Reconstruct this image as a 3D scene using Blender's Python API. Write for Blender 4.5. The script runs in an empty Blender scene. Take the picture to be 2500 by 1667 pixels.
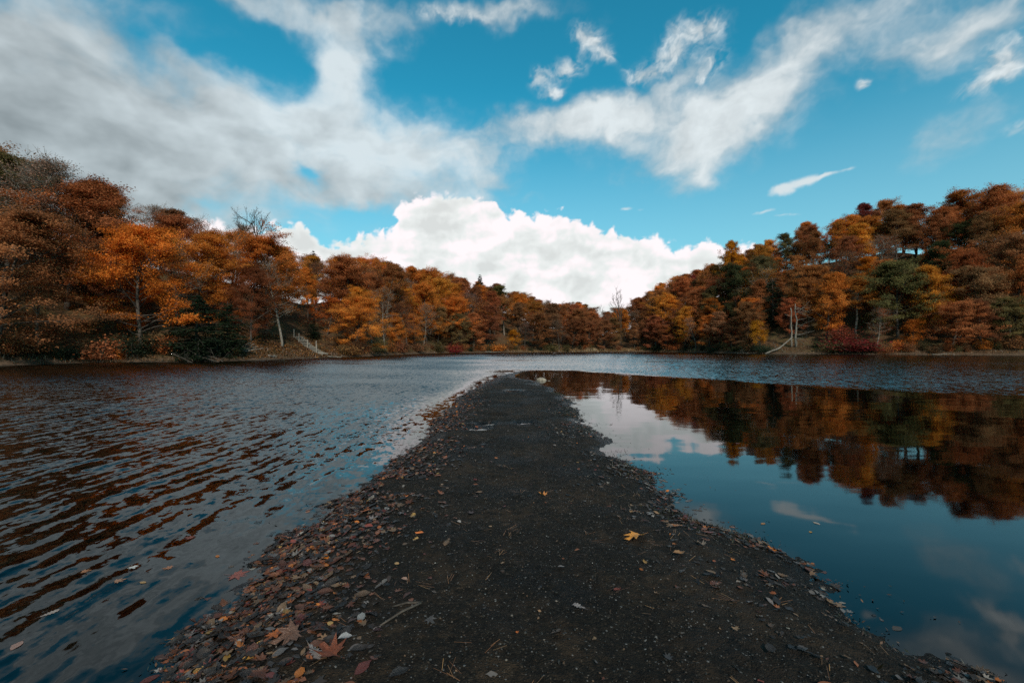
import bpy, math, random
import numpy as np
from mathutils import Vector

S = bpy.context.scene
COL = S.collection
RAD = math.radians

# ------------------------------------------------------------------ camera
CAM_H, FPX, HOR, CX = 1.5, 1111.0, 847.0, 1250.0     # photo pixels (2500 wide)
cam = bpy.data.cameras.new('camera'); cam.lens = 16.0; cam.sensor_width = 36.0
cam.clip_start = 0.05; cam.clip_end = 6000
camo = bpy.data.objects.new('camera', cam); COL.objects.link(camo)
camo.location = (0, 0, CAM_H)
camo.rotation_euler = (RAD(90) + math.atan((HOR - 833.5) / FPX), 0, 0)
S.camera = camo
S.render.resolution_x, S.render.resolution_y = 1024, 682
S.view_settings.view_transform = 'Standard'; S.view_settings.look = 'None'
S.view_settings.gamma = 1.0; S.view_settings.exposure = 0.0
S.view_settings.use_curve_mapping = False
S.cycles.use_denoising = False; S.cycles.sample_clamp_indirect = 3.0
S.cycles.max_bounces = 6; S.cycles.transparent_max_bounces = 8
S.cycles.diffuse_bounces = 3; S.cycles.glossy_bounces = 3; S.cycles.transmission_bounces = 3
S.cycles.caustics_reflective = False; S.cycles.caustics_refractive = False

SUN_EL, SUN_AZ = 36.0, 166.0      # azimuth clockwise from +Y (view direction): behind the camera, to its right
SUN_STRENGTH, SUN_ANGLE = 3.7, 2.0
SKY_STRENGTH = 0.10

# ------------------------------------------------------------------ node expression helper
class E:
    """socket with arithmetic"""
    nt = None
    def __init__(self, s): self.s = s
    @staticmethod
    def m(op, *a, clamp=False):
        n = E.nt.nodes.new('ShaderNodeMath'); n.operation = op; n.use_clamp = clamp
        for i, v in enumerate(a):
            if isinstance(v, E): E.nt.links.new(v.s, n.inputs[i])
            else: n.inputs[i].default_value = v
        return E(n.outputs[0])
    def __add__(s, o): return E.m('ADD', s, o)
    __radd__ = __add__
    def __sub__(s, o): return E.m('SUBTRACT', s, o)
    def __rsub__(s, o): return E.m('SUBTRACT', o, s)
    def __mul__(s, o): return E.m('MULTIPLY', s, o)
    __rmul__ = __mul__
    def __truediv__(s, o): return E.m('DIVIDE', s, o)

def vmath(op, a, b=None, scale=None):
    n = E.nt.nodes.new('ShaderNodeVectorMath'); n.operation = op
    for i, v in enumerate((a, b)):
        if v is None: continue
        if isinstance(v, E): E.nt.links.new(v.s, n.inputs[i])
        else: n.inputs[i].default_value = v
    if scale is not None:
        if isinstance(scale, E): E.nt.links.new(scale.s, n.inputs['Scale'])
        else: n.inputs['Scale'].default_value = scale
    return E(n.outputs[0])

def sep(v):
    n = E.nt.nodes.new('ShaderNodeSeparateXYZ'); E.nt.links.new(v.s, n.inputs[0])
    return [E(o) for o in n.outputs]

def comb(x, y, z):
    n = E.nt.nodes.new('ShaderNodeCombineXYZ')
    for i, v in enumerate((x, y, z)):
        if isinstance(v, E): E.nt.links.new(v.s, n.inputs[i])
        else: n.inputs[i].default_value = v
    return E(n.outputs[0])

def noise(v, scale, detail=4, rough=0.55, distort=0.0, color=False, ntype='FBM'):
    n = E.nt.nodes.new('ShaderNodeTexNoise'); n.noise_dimensions = '3D'; n.noise_type = ntype
    E.nt.links.new(v.s, n.inputs['Vector']); n.inputs['Scale'].default_value = scale
    n.inputs['Detail'].default_value = detail; n.inputs['Roughness'].default_value = rough
    n.inputs['Distortion'].default_value = distort
    return E(n.outputs['Color' if color else 'Fac'])

def voro(v, scale, feature='F1', rand=1.0, out='Distance'):
    n = E.nt.nodes.new('ShaderNodeTexVoronoi'); n.feature = feature
    E.nt.links.new(v.s, n.inputs['Vector']); n.inputs['Scale'].default_value = scale
    if feature == 'SMOOTH_F1': n.inputs['Smoothness'].default_value = 0.35
    return E(n.outputs[out])

def sstep(v, a, b, lo=0.0, hi=1.0):
    n = E.nt.nodes.new('ShaderNodeMapRange'); n.interpolation_type = 'SMOOTHSTEP'
    E.nt.links.new(v.s, n.inputs[0])
    n.inputs[1].default_value = a; n.inputs[2].default_value = b
    n.inputs[3].default_value = lo; n.inputs[4].default_value = hi
    return E(n.outputs[0])

def mixc(f, a, b, blend='MIX'):
    n = E.nt.nodes.new('ShaderNodeMix'); n.data_type = 'RGBA'; n.blend_type = blend
    for i, v in ((0, f), (6, a), (7, b)):
        if isinstance(v, E): E.nt.links.new(v.s, n.inputs[i])
        elif i == 0: n.inputs[i].default_value = v
        else: n.inputs[i].default_value = (*v, 1)
    return E(n.outputs[2])

def ramp(v, stops):
    n = E.nt.nodes.new('ShaderNodeValToRGB'); E.nt.links.new(v.s, n.inputs[0])
    el = n.color_ramp.elements
    while len(el) < len(stops): el.new(0.5)
    for e, (p, c) in zip(el, stops): e.position = p; e.color = (*c, 1)
    return E(n.outputs[0])

# ------------------------------------------------------------------ sky with clouds (world directions)
def px_ae(x, y):
    az = math.atan((x - CX) / FPX)
    return math.degrees(az), math.degrees(math.atan((HOR - y) / FPX * math.cos(az)))

W = bpy.data.worlds.new('World'); S.world = W; W.use_nodes = True
E.nt = W.node_tree
for n in list(E.nt.nodes): E.nt.nodes.remove(n)
sky = E.nt.nodes.new('ShaderNodeTexSky'); sky.sky_type = 'NISHITA'; sky.sun_disc = False
sky.sun_elevation = RAD(SUN_EL); sky.sun_rotation = RAD(SUN_AZ)
sky.air_density = 1.0; sky.dust_density = 0.3; sky.ozone_density = 1.6; sky.altitude = 100
tc = E.nt.nodes.new('ShaderNodeTexCoord')
D = E(tc.outputs['Generated'])
dx, dy, dz = sep(D)
K = 1.0 / SKY_STRENGTH
blue = mixc(1.0, E(sky.outputs[0]), (0.20, 1.50, 1.42), 'MULTIPLY')
# broken cloud over the part of the sky behind the viewer (the part in view is the cloud dome below)
gen = noise(comb(dx / (dz + 0.25), dy / (dz + 0.25), 3.1), 1.3, 4, 0.58)
side = sstep(E.m('MAXIMUM', E.m('ABSOLUTE', E.m('ARCTAN2', dx, dy)) * (180 / math.pi) / 66.0, dz / math.sin(RAD(54))), .93, 1.05)
wc = mixc(sstep(gen, .44, .62) * side, blue, (.52 * K, .58 * K, .60 * K))
bg = E.nt.nodes.new('ShaderNodeBackground'); bg.inputs['Strength'].default_value = SKY_STRENGTH
E.nt.links.new(wc.s, bg.inputs['Color'])
wo = E.nt.nodes.new('ShaderNodeOutputWorld'); E.nt.links.new(bg.outputs[0], wo.inputs['Surface'])
W.cycles.sampling_method = 'MANUAL'; W.cycles.sample_map_resolution = 512

sl = bpy.data.lights.new('sun', 'SUN'); sl.energy = SUN_STRENGTH; sl.angle = RAD(SUN_ANGLE); sl.color = (1.0, 0.93, 0.82)
so = bpy.data.objects.new('sun', sl); COL.objects.link(so)
sd = Vector((math.sin(RAD(SUN_AZ)) * math.cos(RAD(SUN_EL)), math.cos(RAD(SUN_AZ)) * math.cos(RAD(SUN_EL)), math.sin(RAD(SUN_EL))))
so.rotation_euler = sd.to_track_quat('Z', 'Y').to_euler(); so.location = sd * 100

# ------------------------------------------------------------------ general helpers
def tag(o, label=None, cat=None, group=None, kind=None):
    if label: o['label'] = label
    if cat: o['category'] = cat
    if group: o['group'] = group
    if kind: o['kind'] = kind
    return o

def empty(name, loc, rz=0.0):
    o = bpy.data.objects.new(name, None); COL.objects.link(o)
    o.location = loc; o.rotation_euler = (0, 0, rz); o.empty_display_size = 0.2
    return o

def linkmesh(name, me, parent=None):
    o = bpy.data.objects.new(name, me); COL.objects.link(o)
    if parent: o.parent = parent
    return o

class MB:
    """collects vertices, faces and a float per vertex, then makes one mesh"""
    def __init__(self): self.v = []; self.f = []; self.a = []; self.n = 0
    def add(self, v, f, a=None):
        v = np.asarray(v, float).reshape(-1, 3)
        self.v.append(v); self.f.extend([tuple(int(i) + self.n for i in q) for q in f])
        self.a.append(np.full(len(v), 0.5) if a is None else np.broadcast_to(np.asarray(a, float), (len(v),)))
        self.n += len(v)
    def tube(self, pts, rad, n=5, a=None, cap=True):
        pts = np.asarray(pts, float); k = len(pts)
        t = np.gradient(pts, axis=0); t /= np.linalg.norm(t, axis=1)[:, None] + 1e-9
        ref = np.array([0., 0, 1]) if abs(t[0, 2]) < 0.9 else np.array([1., 0, 0])
        vs = []
        for i in range(k):
            u = np.cross(t[i], ref); nu = np.linalg.norm(u)
            u = u / nu if nu > 1e-4 else np.array([0., 1, 0])
            w = np.cross(t[i], u)
            ang = np.arange(n) * 2 * math.pi / n
            vs.append(pts[i] + rad[i] * (np.cos(ang)[:, None] * u + np.sin(ang)[:, None] * w))
        f = [(i * n + j, i * n + (j + 1) % n, (i + 1) * n + (j + 1) % n, (i + 1) * n + j) for i in range(k - 1) for j in range(n)]
        if cap: f += [tuple(range(n))[::-1], tuple((k - 1) * n + j for j in range(n))]
        self.add(np.concatenate(vs), f, a)
    def mesh(self, name, mat, smooth=True, attr=True):
        me = bpy.data.meshes.new(name)
        v = np.concatenate(self.v)
        me.from_pydata(v.tolist(), [], self.f); me.update()
        if smooth: me.polygons.foreach_set('use_smooth', np.ones(len(me.polygons), bool))
        if attr:
            at = me.attributes.new('var', 'FLOAT', 'POINT'); at.data.foreach_set('value', np.concatenate(self.a).astype(np.float32))
        me.materials.append(mat)
        return me

def quads_mesh(name, V, F, mat, attrs=(), smooth=False):
    """fast mesh from arrays (all faces with the same number of corners)"""
    me = bpy.data.meshes.new(name)
    nv, nf, k = len(V), len(F), F.shape[1]
    me.vertices.add(nv); me.vertices.foreach_set('co', V.astype(np.float32).ravel())
    me.loops.add(nf * k); me.loops.foreach_set('vertex_index', F.astype(np.int32).ravel())
    me.polygons.add(nf); me.polygons.foreach_set('loop_start', np.arange(0, nf * k, k, dtype=np.int32))
    if smooth: me.polygons.foreach_set('use_smooth', np.ones(nf, bool))
    me.update(calc_edges=True)
    for nm, arr in attrs:
        if arr.ndim == 1:
            at = me.attributes.new(nm, 'FLOAT', 'POINT'); at.data.foreach_set('value', arr.astype(np.float32))
        else:
            at = me.attributes.new(nm, 'FLOAT_COLOR', 'POINT')
            at.data.foreach_set('color', np.concatenate([arr, np.ones((len(arr), 1))], 1).astype(np.float32).ravel())
    me.materials.append(mat); me.validate()
    return me

_perm = np.random.RandomState(7).rand(256, 256)
def vnoise(x, y):
    x = np.asarray(x, float); y = np.asarray(y, float)
    xi = np.floor(x).astype(int); yi = np.floor(y).astype(int); fx = x - xi; fy = y - yi
    fx = fx * fx * (3 - 2 * fx); fy = fy * fy * (3 - 2 * fy)
    g = lambda a, b: _perm[a & 255, b & 255]
    return (g(xi, yi) * (1 - fx) + g(xi + 1, yi) * fx) * (1 - fy) + (g(xi, yi + 1) * (1 - fx) + g(xi + 1, yi + 1) * fx) * fy - 0.5
def fbm(x, y, o=4):
    r = 0; a = 1.0
    for i in range(o):
        r = r + a * vnoise(x * 2 ** i + 17 * i, y * 2 ** i + 31 * i); a *= 0.5
    return r

# ------------------------------------------------------------------ materials
def new_mat(name):
    m = bpy.data.materials.new(name); m.use_nodes = True
    nt = m.node_tree
    for n in list(nt.nodes): nt.nodes.remove(n)
    E.nt = nt
    out = nt.nodes.new('ShaderNodeOutputMaterial')
    return m, nt, out

def principled(nt, out, col, rough=0.8, spec=0.3, normal=None):
    p = nt.nodes.new('ShaderNodeBsdfPrincipled')
    if isinstance(col, E): nt.links.new(col.s, p.inputs['Base Color'])
    else: p.inputs['Base Color'].default_value = (*col, 1)
    if isinstance(rough, E): nt.links.new(rough.s, p.inputs['Roughness'])
    else: p.inputs['Roughness'].default_value = rough
    p.inputs['Specular IOR Level'].default_value = spec
    if normal is not None: nt.links.new(normal.s, p.inputs['Normal'])
    if out is not None: nt.links.new(p.outputs[0], out.inputs['Surface'])
    return p

def bump(h, strength=0.5, dist=0.02):
    n = E.nt.nodes.new('ShaderNodeBump'); n.inputs['Strength'].default_value = strength; n.inputs['Distance'].default_value = dist
    E.nt.links.new(h.s, n.inputs['Height']); return E(n.outputs[0])

def pos():
    n = E.nt.nodes.new('ShaderNodeNewGeometry'); return E(n.outputs['Position'])
def objcoord():
    n = E.nt.nodes.new('ShaderNodeTexCoord'); return E(n.outputs['Object'])
def attr(name, out='Fac'):
    n = E.nt.nodes.new('ShaderNodeAttribute'); n.attribute_name = name; return E(n.outputs[out])
def objinfo(out):
    n = E.nt.nodes.new('ShaderNodeObjectInfo'); return E(n.outputs[out])

def leaf_material(name, source, trans=0.45, rough=0.7, spec=0.15, vlo=0.58, vhi=1.48):
    """source 'object' reads the object's own colour, 'vertex' the per-leaf colour"""
    m, nt, out = new_mat(name)
    base = objinfo('Color') if source == 'object' else attr('tint', 'Color')
    v = attr('var')
    sc = sstep(v, 0.0, 1.0, vlo, vhi)
    colr = vmath('SCALE', base, scale=sc)
    warm = mixc(sstep(v, 0.7, 1.0) * 0.3, colr, vmath('MULTIPLY', colr, (1.3, 1.35, 1.0)))
    d = principled(nt, None, warm, rough, spec)
    t = nt.nodes.new('ShaderNodeBsdfTranslucent'); nt.links.new(warm.s, t.inputs[0])
    mx = nt.nodes.new('ShaderNodeMixShader'); mx.inputs[0].default_value = trans
    nt.links.new(d.outputs[0], mx.inputs[1]); nt.links.new(t.outputs[0], mx.inputs[2])
    nt.links.new(mx.outputs[0], out.inputs['Surface'])
    return m

M_LEAF = leaf_material('autumn_foliage', 'object')
M_LITTER = leaf_material('leaf_litter', 'vertex', 0.08, 0.42, 0.45, 0.6, 1.3)

def fallen_leaf_mat():
    m, nt, out = new_mat('fallen_leaf')
    base = objinfo('Color'); rnd = objinfo('Random')
    p = objcoord()
    n1 = noise(p, 28, 4, .6)
    x, y, z = sep(p)
    vein = sstep(E.m('ABSOLUTE', x), 0.0, 0.012, 0.62, 1.0)
    colr = vmath('SCALE', base, scale=sstep(n1, .3, .7, .55, 1.35) * vein)
    d = principled(nt, None, colr, 0.34, 0.45, bump(n1, .6, .012))
    t = nt.nodes.new('ShaderNodeBsdfTranslucent'); nt.links.new(colr.s, t.inputs[0])
    mx = nt.nodes.new('ShaderNodeMixShader'); mx.inputs[0].default_value = .1
    nt.links.new(d.outputs[0], mx.inputs[1]); nt.links.new(t.outputs[0], mx.inputs[2])
    nt.links.new(mx.outputs[0], out.inputs['Surface'])
    return m
M_FALLEN = fallen_leaf_mat()

def bark_mat(name, c1, c2, scale=3.0):
    m, nt, out = new_mat(name)
    p = objcoord(); q = vmath('MULTIPLY', p, (1, 1, 0.25))
    n = noise(q, scale * 3, 5, .65)
    principled(nt, out, mixc(sstep(n, .35, .65), c1, c2), 0.9, 0.15, bump(n, .6, .03))
    return m
M_BARK = bark_mat('grey_brown_bark', (.030, .023, .018), (.095, .076, .061))
M_PALE = bark_mat('pale_bark', (.09, .072, .056), (.25, .21, .17))
M_DEAD = bark_mat('bleached_wood', (.085, .070, .056), (.22, .19, .155))

def ground_mat():
    m, nt, out = new_mat('woodland_ground')
    p = pos(); x, y, z = sep(p)
    n1 = noise(p, 0.35, 5, .6); n2 = noise(p, 3.5, 5, .65)
    litter = mixc(sstep(n2, .38, .62), (.035, .022, .013), (.12, .062, .028))
    litter = mixc(sstep(n1, .45, .62) * .6, litter, (.085, .065, .025))
    mud = mixc(sstep(n2, .35, .65), (.030, .022, .016), (.07, .048, .032))
    bank = mixc(sstep(n2, .35, .65), (.05, .030, .018), (.12, .074, .045))
    c = mixc(sstep(z + (n2 - .5) * .25, .02, .12), mud, bank)
    c = mixc(sstep(z + (n1 - .5) * .6, .25, .8), c, litter)
    principled(nt, out, c, .92, .15, bump(n2, .8, .12))
    return m
M_GROUND = ground_mat()

def soil_mat():
    m, nt, out = new_mat('wet_black_gravel')
    p = pos(); x, y, z = sep(p)
    n1 = noise(p, 1.3, 4, .6); n2 = noise(p, 45, 4, .7); n3 = noise(p, 11, 5, .65)
    v = voro(p, 120, 'F1', out='Color'); vr, vg, vb = sep(v)
    c = mixc(sstep(n2, .35, .7), (.0045, .0034, .0024), (.018, .0132, .0086))
    c = mixc(sstep(n3 + (n1 - .5) * 1.1, .46, .70) * .8, c, (.034, .021, .012))
    c = mixc(sstep(noise(p, .55, 3, .5) + (n3 - .5) * .3, .5, .62) * .6, c, vmath('SCALE', c, scale=.45))
    c = mixc(sstep(vr, .95, .98) * .6, c, (.07, .05, .035))
    c = mixc(sstep(vg, .985, .995) * .8, c, (.16, .15, .14))
    wet = sstep(z + (n3 - .5) * .05, .0, .06)
    c = mixc(wet, vmath('SCALE', c, scale=.6), c)
    damp = sstep(noise(p, 1.1, 4, .6) + (n3 - .5) * .25, .50, .60)
    c = mixc(damp * .55, c, vmath('SCALE', c, scale=.5))
    r = sstep(wet + (n3 - .5) * .7, .1, .9, .36, .85) - damp * .22
    hh = n2 * .5 + n3 * .9 + (1.0 - voro(p, 120, 'F1')) * .25
    principled(nt, out, c, r, .14, bump(hh, 1.0, .035))
    return m
M_SOIL = soil_mat()

def stone_mat(name, c1, c2, sc=8):
    m, nt, out = new_mat(name)
    n = noise(objcoord(), sc, 5, .65)
    c = mixc(sstep(n, .35, .65), c1, c2)
    principled(nt, out, c, .7, .35, bump(n, .6, .02)); return m
M_ROCK = stone_mat('tan_rock', (.14, .11, .08), (.32, .26, .20))

def gravel_mat():
    m, nt, out = new_mat('loose_stones')
    principled(nt, out, attr('tint', 'Color'), .6, .35); return m
M_GRAVEL = gravel_mat()

def wood_mat():
    m, nt, out = new_mat('weathered_plank')
    n = noise(vmath('MULTIPLY', objcoord(), (2, 12, 12)), 4, 4, .6)
    principled(nt, out, mixc(n, (.15, .12, .095), (.34, .29, .24)), .8, .2, bump(n, .4, .01)); return m
M_WOOD = wood_mat()

def water_mat():
    m, nt, out = new_mat('lake_water')
    p = pos(); x, y, z = sep(p)
    calm = attr('calm'); swash = attr('swash')
    nb = noise(p, 0.9, 4, .6)
    cal = sstep(calm + (nb - .5) * .5 + (noise(vmath('MULTIPLY', p, (.25, .9, 1)), 1.0, 4, .6) - .5) * 1.1, .22, .78)             # 1 in the lee of the spit
    rough_amt = 1.0 - cal
    # wind waves, crests parallel to the spit (along Y), warped
    wv = noise(vmath('MULTIPLY', p, (.55, .35, 1)), 1.0, 3, .5, color=True)
    pw = vmath('ADD', p, vmath('SCALE', vmath('SUBTRACT', wv, (.5, .5, .5)), scale=.55))
    px, py, _ = sep(pw)
    a1 = noise(comb(px * 6.4, py * .95, 0.0), 1.0, 2, .5) - .5
    a2 = noise(comb(px * 11.0 + py * 1.4, py * 4.2, 4.0), 1.0, 2, .5) - .5
    fine = noise(vmath('MULTIPLY', p, (7.0, 6.0, 1)), 1.0, 3, .6, color=True)
    fx, fy, _ = sep(vmath('SUBTRACT', fine, (.5, .5, .5)))
    far = sstep(y, 4.0, 17.0)
    afy = E.m('ABSOLUTE', fy)
    shore = attr('shore')
    crest = E.m('SINE', shore * (2 * math.pi / .27) + (noise(vmath('MULTIPLY', p, (.9, .45, 1)), 1.0, 3, .55) - .5) * 26.0)
    near = sstep(shore, 5.0, 1.2) * sstep(y, 16.0, 7.0) * sstep(noise(vmath('MULTIPLY', p, (1.6, .5, 1)), 1.0, 2, .5), .34, .6, .35, 1.0)
    sx = (a1 * 0.85 + a2 * .62) * (1.0 - far * .4) + fx * (.45 + .05 * far) + crest * near * .075
    sy = a2 * (.42 - .30 * far) + a1 * .10 + fy * (.42 - .22 * far) + afy * far * .46 + far * .074 + E.m('ABSOLUTE', a2) * (.22 - .20 * far)
    lull = sstep(noise(vmath('MULTIPLY', p, (.06, .11, 1)), 1.0, 3, .55), .32, .6, .78, 1.1)
    wind = sstep(x, 1.0, -7.0)
    sy = sy + wind * sstep(y, 2.5, 9.0) * .055
    amp = rough_amt * lull * sstep(swash, 0.0, 1.0, .22, 1.0) * (1.0 + .30 * wind)
    soft = noise(vmath('MULTIPLY', p, (.9, 2.2, 1)), 1.0, 3, .5, color=True)
    gx, gy, _ = sep(vmath('SUBTRACT', soft, (.5, .5, .5)))
    sx = sx * amp + gx * .014
    sy = sy * amp + gy * .030
    N = vmath('NORMALIZE', comb(sx * -1.0, sy * -1.0, 1.0))
    fr = nt.nodes.new('ShaderNodeFresnel'); fr.inputs['IOR'].default_value = 1.37; nt.links.new(N.s, fr.inputs['Normal'])
    gl = nt.nodes.new('ShaderNodeBsdfGlossy'); gl.inputs['Roughness'].default_value = .035; nt.links.new(N.s, gl.inputs['Normal'])
    gl.inputs['Color'].default_value = (.94, .97, .975, 1)
    tr = nt.nodes.new('ShaderNodeBsdfTransparent'); tr.inputs['Color'].default_value = (.36, .34, .28, 1)
    mx = nt.nodes.new('ShaderNodeMixShader')
    nt.links.new(fr.outputs[0], mx.inputs[0]); nt.links.new(tr.outputs[0], mx.inputs[1]); nt.links.new(gl.outputs[0], mx.inputs[2])
    nt.links.new(mx.outputs[0], out.inputs['Surface'])
    return m
M_WATER = water_mat()

# ------------------------------------------------------------------ the clouds, a far dome with density and brightness per vertex
_g = np.random.RandomState(11).rand(256, 256) * 2 * math.pi
_gx, _gy = np.cos(_g), np.sin(_g)
def perlin(x, y):
    xi = np.floor(x).astype(int); yi = np.floor(y).astype(int); fx = x - xi; fy = y - yi
    u = fx * fx * fx * (fx * (fx * 6 - 15) + 10); v = fy * fy * fy * (fy * (fy * 6 - 15) + 10)
    def g(i, j, a, b): k = (i & 255, j & 255); return _gx[k] * a + _gy[k] * b
    return ((g(xi, yi, fx, fy) * (1 - u) + g(xi + 1, yi, fx - 1, fy) * u) * (1 - v)
            + (g(xi, yi + 1, fx, fy - 1) * (1 - u) + g(xi + 1, yi + 1, fx - 1, fy - 1) * u) * v) * 1.4
def pf(x, y, o=5, g=.5, ox=0.0, billow=False):
    r = 0; a = 1.0
    for i in range(o):
        n = perlin(x * 2 ** i + ox + 13.7 * i, y * 2 ** i + 7.3 * i + ox * .37)
        r = r + a * (np.abs(n) if billow else n); a *= g
    return r
def ss(x, a, b):
    t = np.clip((x - a) / (b - a), 0, 1); return t * t * (3 - 2 * t)

def build_clouds():
    azs = np.concatenate([np.arange(-80, -52, .4), np.arange(-52, 52, .115), np.arange(52, 80.1, .4)])
    els = np.concatenate([np.arange(-1, 38, .115), np.arange(38, 64, .4)])
    A, B = np.meshgrid(azs, els, indexing='ij')
    def blob(a_, b_, x, y, rx, ry, rot=0.0, amp=1.0):
        a, e = px_ae(x, y); a1, _ = px_ae(x + rx, y); _, e2 = px_ae(x, y - ry)
        ra, re = abs(a1 - a), abs(e2 - e); c, s_ = math.cos(RAD(rot)), math.sin(RAD(rot))
        xx, yy = a_ - a, b_ - e
        q = ((xx * c + yy * s_) / ra) ** 2 + ((yy * c - xx * s_) / re) ** 2
        return amp * np.exp(-q * .85)
    def group(a_, b_, lst):
        keep = np.ones_like(a_)
        for l in lst: keep = keep * (1 - np.clip(blob(a_, b_, *l), 0, .999))
        return 1 - keep
    # warps from broad to fine
    w1, w2 = pf(A / 11, B / 8, 3, .5, 3.0), pf(A / 11, B / 8, 3, .5, 41.0)
    m1, m2 = pf(A / 3.2, B / 2.4, 4, .55, 9.0), pf(A / 3.2, B / 2.4, 4, .55, 77.0)
    aw, bw = A + w1 * 2.6 + m1 * .8, B + w2 * 1.9 + m2 * .6
    am, bm_ = A + m1 * .32, B + m2 * .26
    f = pf((A + w1 * 2) / 7, (B + w2 * 2) / 4.5, 6, .55, 21.0)
    fs = pf((A + m1) / 2.2, (B + m2) / 1.5, 5, .58, 5.0)
    # broad grey sheet
    S1 = group(aw, bw, [(0, 330, 480, 220, 0, .97), (430, 310, 400, 140, -4, .93), (830, 165, 150, 100, 55, .88), (1000, 355, 190, 72, -8, .88), (720, 330, 220, 90, 0, .7),
                        (650, 420, 340, 70, 0, .6), (60, 60, 360, 120, 10, .75), (980, 470, 170, 45, 0, .6), (330, 480, 330, 70, 0, .65), (760, 10, 380, 42, 0, .55)])
    H1 = group(aw, bw, [(560, 118, 150, 40, 4, .92), (775, 430, 34, 22, 0, .8), (870, 520, 100, 26, 0, .95), (500, 500, 60, 16, 0, .4), (690, 350, 120, 18, -10, .12), (1090, 130, 90, 110, 0, .6)])
    S1h = S1 * (1 - H1)
    dA = ss(S1h + (f * .16 + fs * .04) * np.clip(S1h * 4, 0, 1), .08, .86)
    # band and its veils
    S2 = group(aw, bw, [(1330, 305, 150, 42, 6, .55), (1470, 290, 150, 52, 4, .8), (1720, 325, 190, 74, 4, .93), (1720, 410, 70, 50, 60, .4), (1660, 215, 110, 40, 40, .45),
                        (1880, 190, 200, 70, 38, .48), (2060, 60, 260, 75, 12, .55), (2380, 30, 230, 66, 5, .68), (1210, 40, 180, 42, 0, .55),
                        (2350, 325, 150, 52, 22, .34), (1180, 400, 110, 60, 30, .34), (1300, 490, 80, 18, 0, .22), (2260, 150, 200, 60, 0, .2)])
    dB = ss(S2 + (f * .15 + fs * .055) * np.clip(S2 * 4, 0, 1), .06, .80)
    bl = pf((A + m1 * .5) / 3.6, (B + m2 * .5) / 3.2, 5, .52, 55.0, True)
    # small puffs
    S3 = group(am, bm_, [(1440, 90, 36, 30, -20, .85), (1478, 132, 24, 16, -20, .8), (1385, 165, 38, 24, 10, .72), (1318, 184, 20, 24, 0, .7), (1350, 225, 30, 14, 0, .5),
                         (1700, 72, 62, 36, 0, .72), (1640, 136, 44, 27, 0, .74), (1575, 178, 44, 24, 0, .78), (1730, 165, 55, 34, 20, .4),
                         (2460, 150, 80, 48, 25, .85), (2400, 205, 60, 16, 10, .6), (2108, 206, 17, 13, 0, .7), (2490, 310, 40, 16, 0, .5), (1100, 30, 90, 20, 0, .4)])
    g3 = np.clip(S3 * 3.5, 0, 1)
    dC = ss(S3 + (fs * .30 + (bl - .4) * .40) * g3, .04, 1.0)
    aa, bb = A + m1 * .35, B + m2 * .22
    S4 = group(aa, bb, [(1925, 459, 34, 13, 10, .95), (1965, 443, 32, 10, 16, .9), (2015, 428, 40, 6, 10, .85), (1860, 515, 28, 4, 6, .55), (1925, 522, 34, 3.4, -2, .4),
                        (2075, 413, 16, 4, 0, .5), (1530, 508, 16, 5, 0, .4), (1565, 512, 10, 4, 0, .4)])
    dW = ss(S4 + fs * .22 * np.clip(S4 * 4, 0, 1), .12, .80)
    # cumulus bank
    tops = [(-900, 570), (200, 548), (480, 538), (600, 560), (680, 545), (735, 538), (755, 552), (775, 590), (860, 588), (950, 565), (985, 500), (1010, 476), (1080, 470), (1150, 474),
            (1215, 486), (1238, 520), (1270, 522), (1330, 512), (1400, 520), (1450, 545), (1480, 568), (1540, 574), (1600, 572), (1640, 604), (1690, 590), (1750, 592),
            (1790, 622), (1840, 596), (1900, 650), (2050, 680), (2500, 720), (3600, 720)]
    ta = [px_ae(*t)[0] for t in tops]; te = [px_ae(*t)[1] for t in tops]
    top = np.interp(A + m1 * .3, ta, te)
    hgt = top - B + (np.clip(bl, 0, .9) - .42) * 2.3 * ss(-B, -px_ae(1100, 440)[1] - .4, -px_ae(1100, 500)[1])
    dD = ss(hgt, -.12, .62)
    # thin haze towards the horizon
    dH = .55 * ss(-B, -30, -4)
    # brightness
    sh = pf((A + w1 * 3) / 13, (B + w2 * 3) / 7, 4, .5, 90.0)
    gA = np.clip(.56 + .14 * sh - .04 * ss(-A + B * .6, 38, 62) + .10 * pf(A / 5, B / 3, 4, .55, 71.0) + .08 * f - .05 * ss(S1, .55, 1.0) + .30 * np.exp(-(((A - px_ae(880, 200)[0]) / 14) ** 2 + ((B - px_ae(880, 260)[1]) / 9) ** 2)), .28, .8)
    gB = np.clip(.60 + .12 * f + .05 * fs + .16 * ss(S2, .3, .8), .4, .86)
    gC = np.clip(.70 + .16 * fs, .5, .86)
    gW = np.full_like(A, .80)
    lit = pf((A + .55) / 3.6 + m1 * .14, (B - .5) / 3.2 + m2 * .14, 4, .52, 55.0, True)
    gD = np.clip(.90 + .13 * (bl - lit) + .24 * pf(A / 6, B / 3.0, 4, .45, 31.0) + .10 * ss(-hgt, -2.2, 0), .74, 1.0)
    cool = lambda g: np.stack([g * .93, g * 1.0, g * 1.02], -1)
    Cc = np.zeros(A.shape + (3,)); Ac = np.zeros(A.shape)
    def over(rgb, d):
        nonlocal Cc, Ac
        Cc = Cc * (1 - d[..., None]) + rgb * d[..., None]; Ac = Ac * (1 - d) + d
    over(np.broadcast_to(np.array([.44, .60, .67]), Cc.shape), dH)
    over(cool(gB), dB * .93); over(cool(gA) * [.965, 1, 1.02], dA * .94); over(cool(gC), dC * .9); over(cool(gW), dW * .88)
    warm = ss(gD, .86, .98)[..., None]
    over(gD[..., None] * (np.array([.965, 1.0, .985]) * (1 - warm) + np.array([1.04, .965, .985]) * warm), dD * .985)
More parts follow.
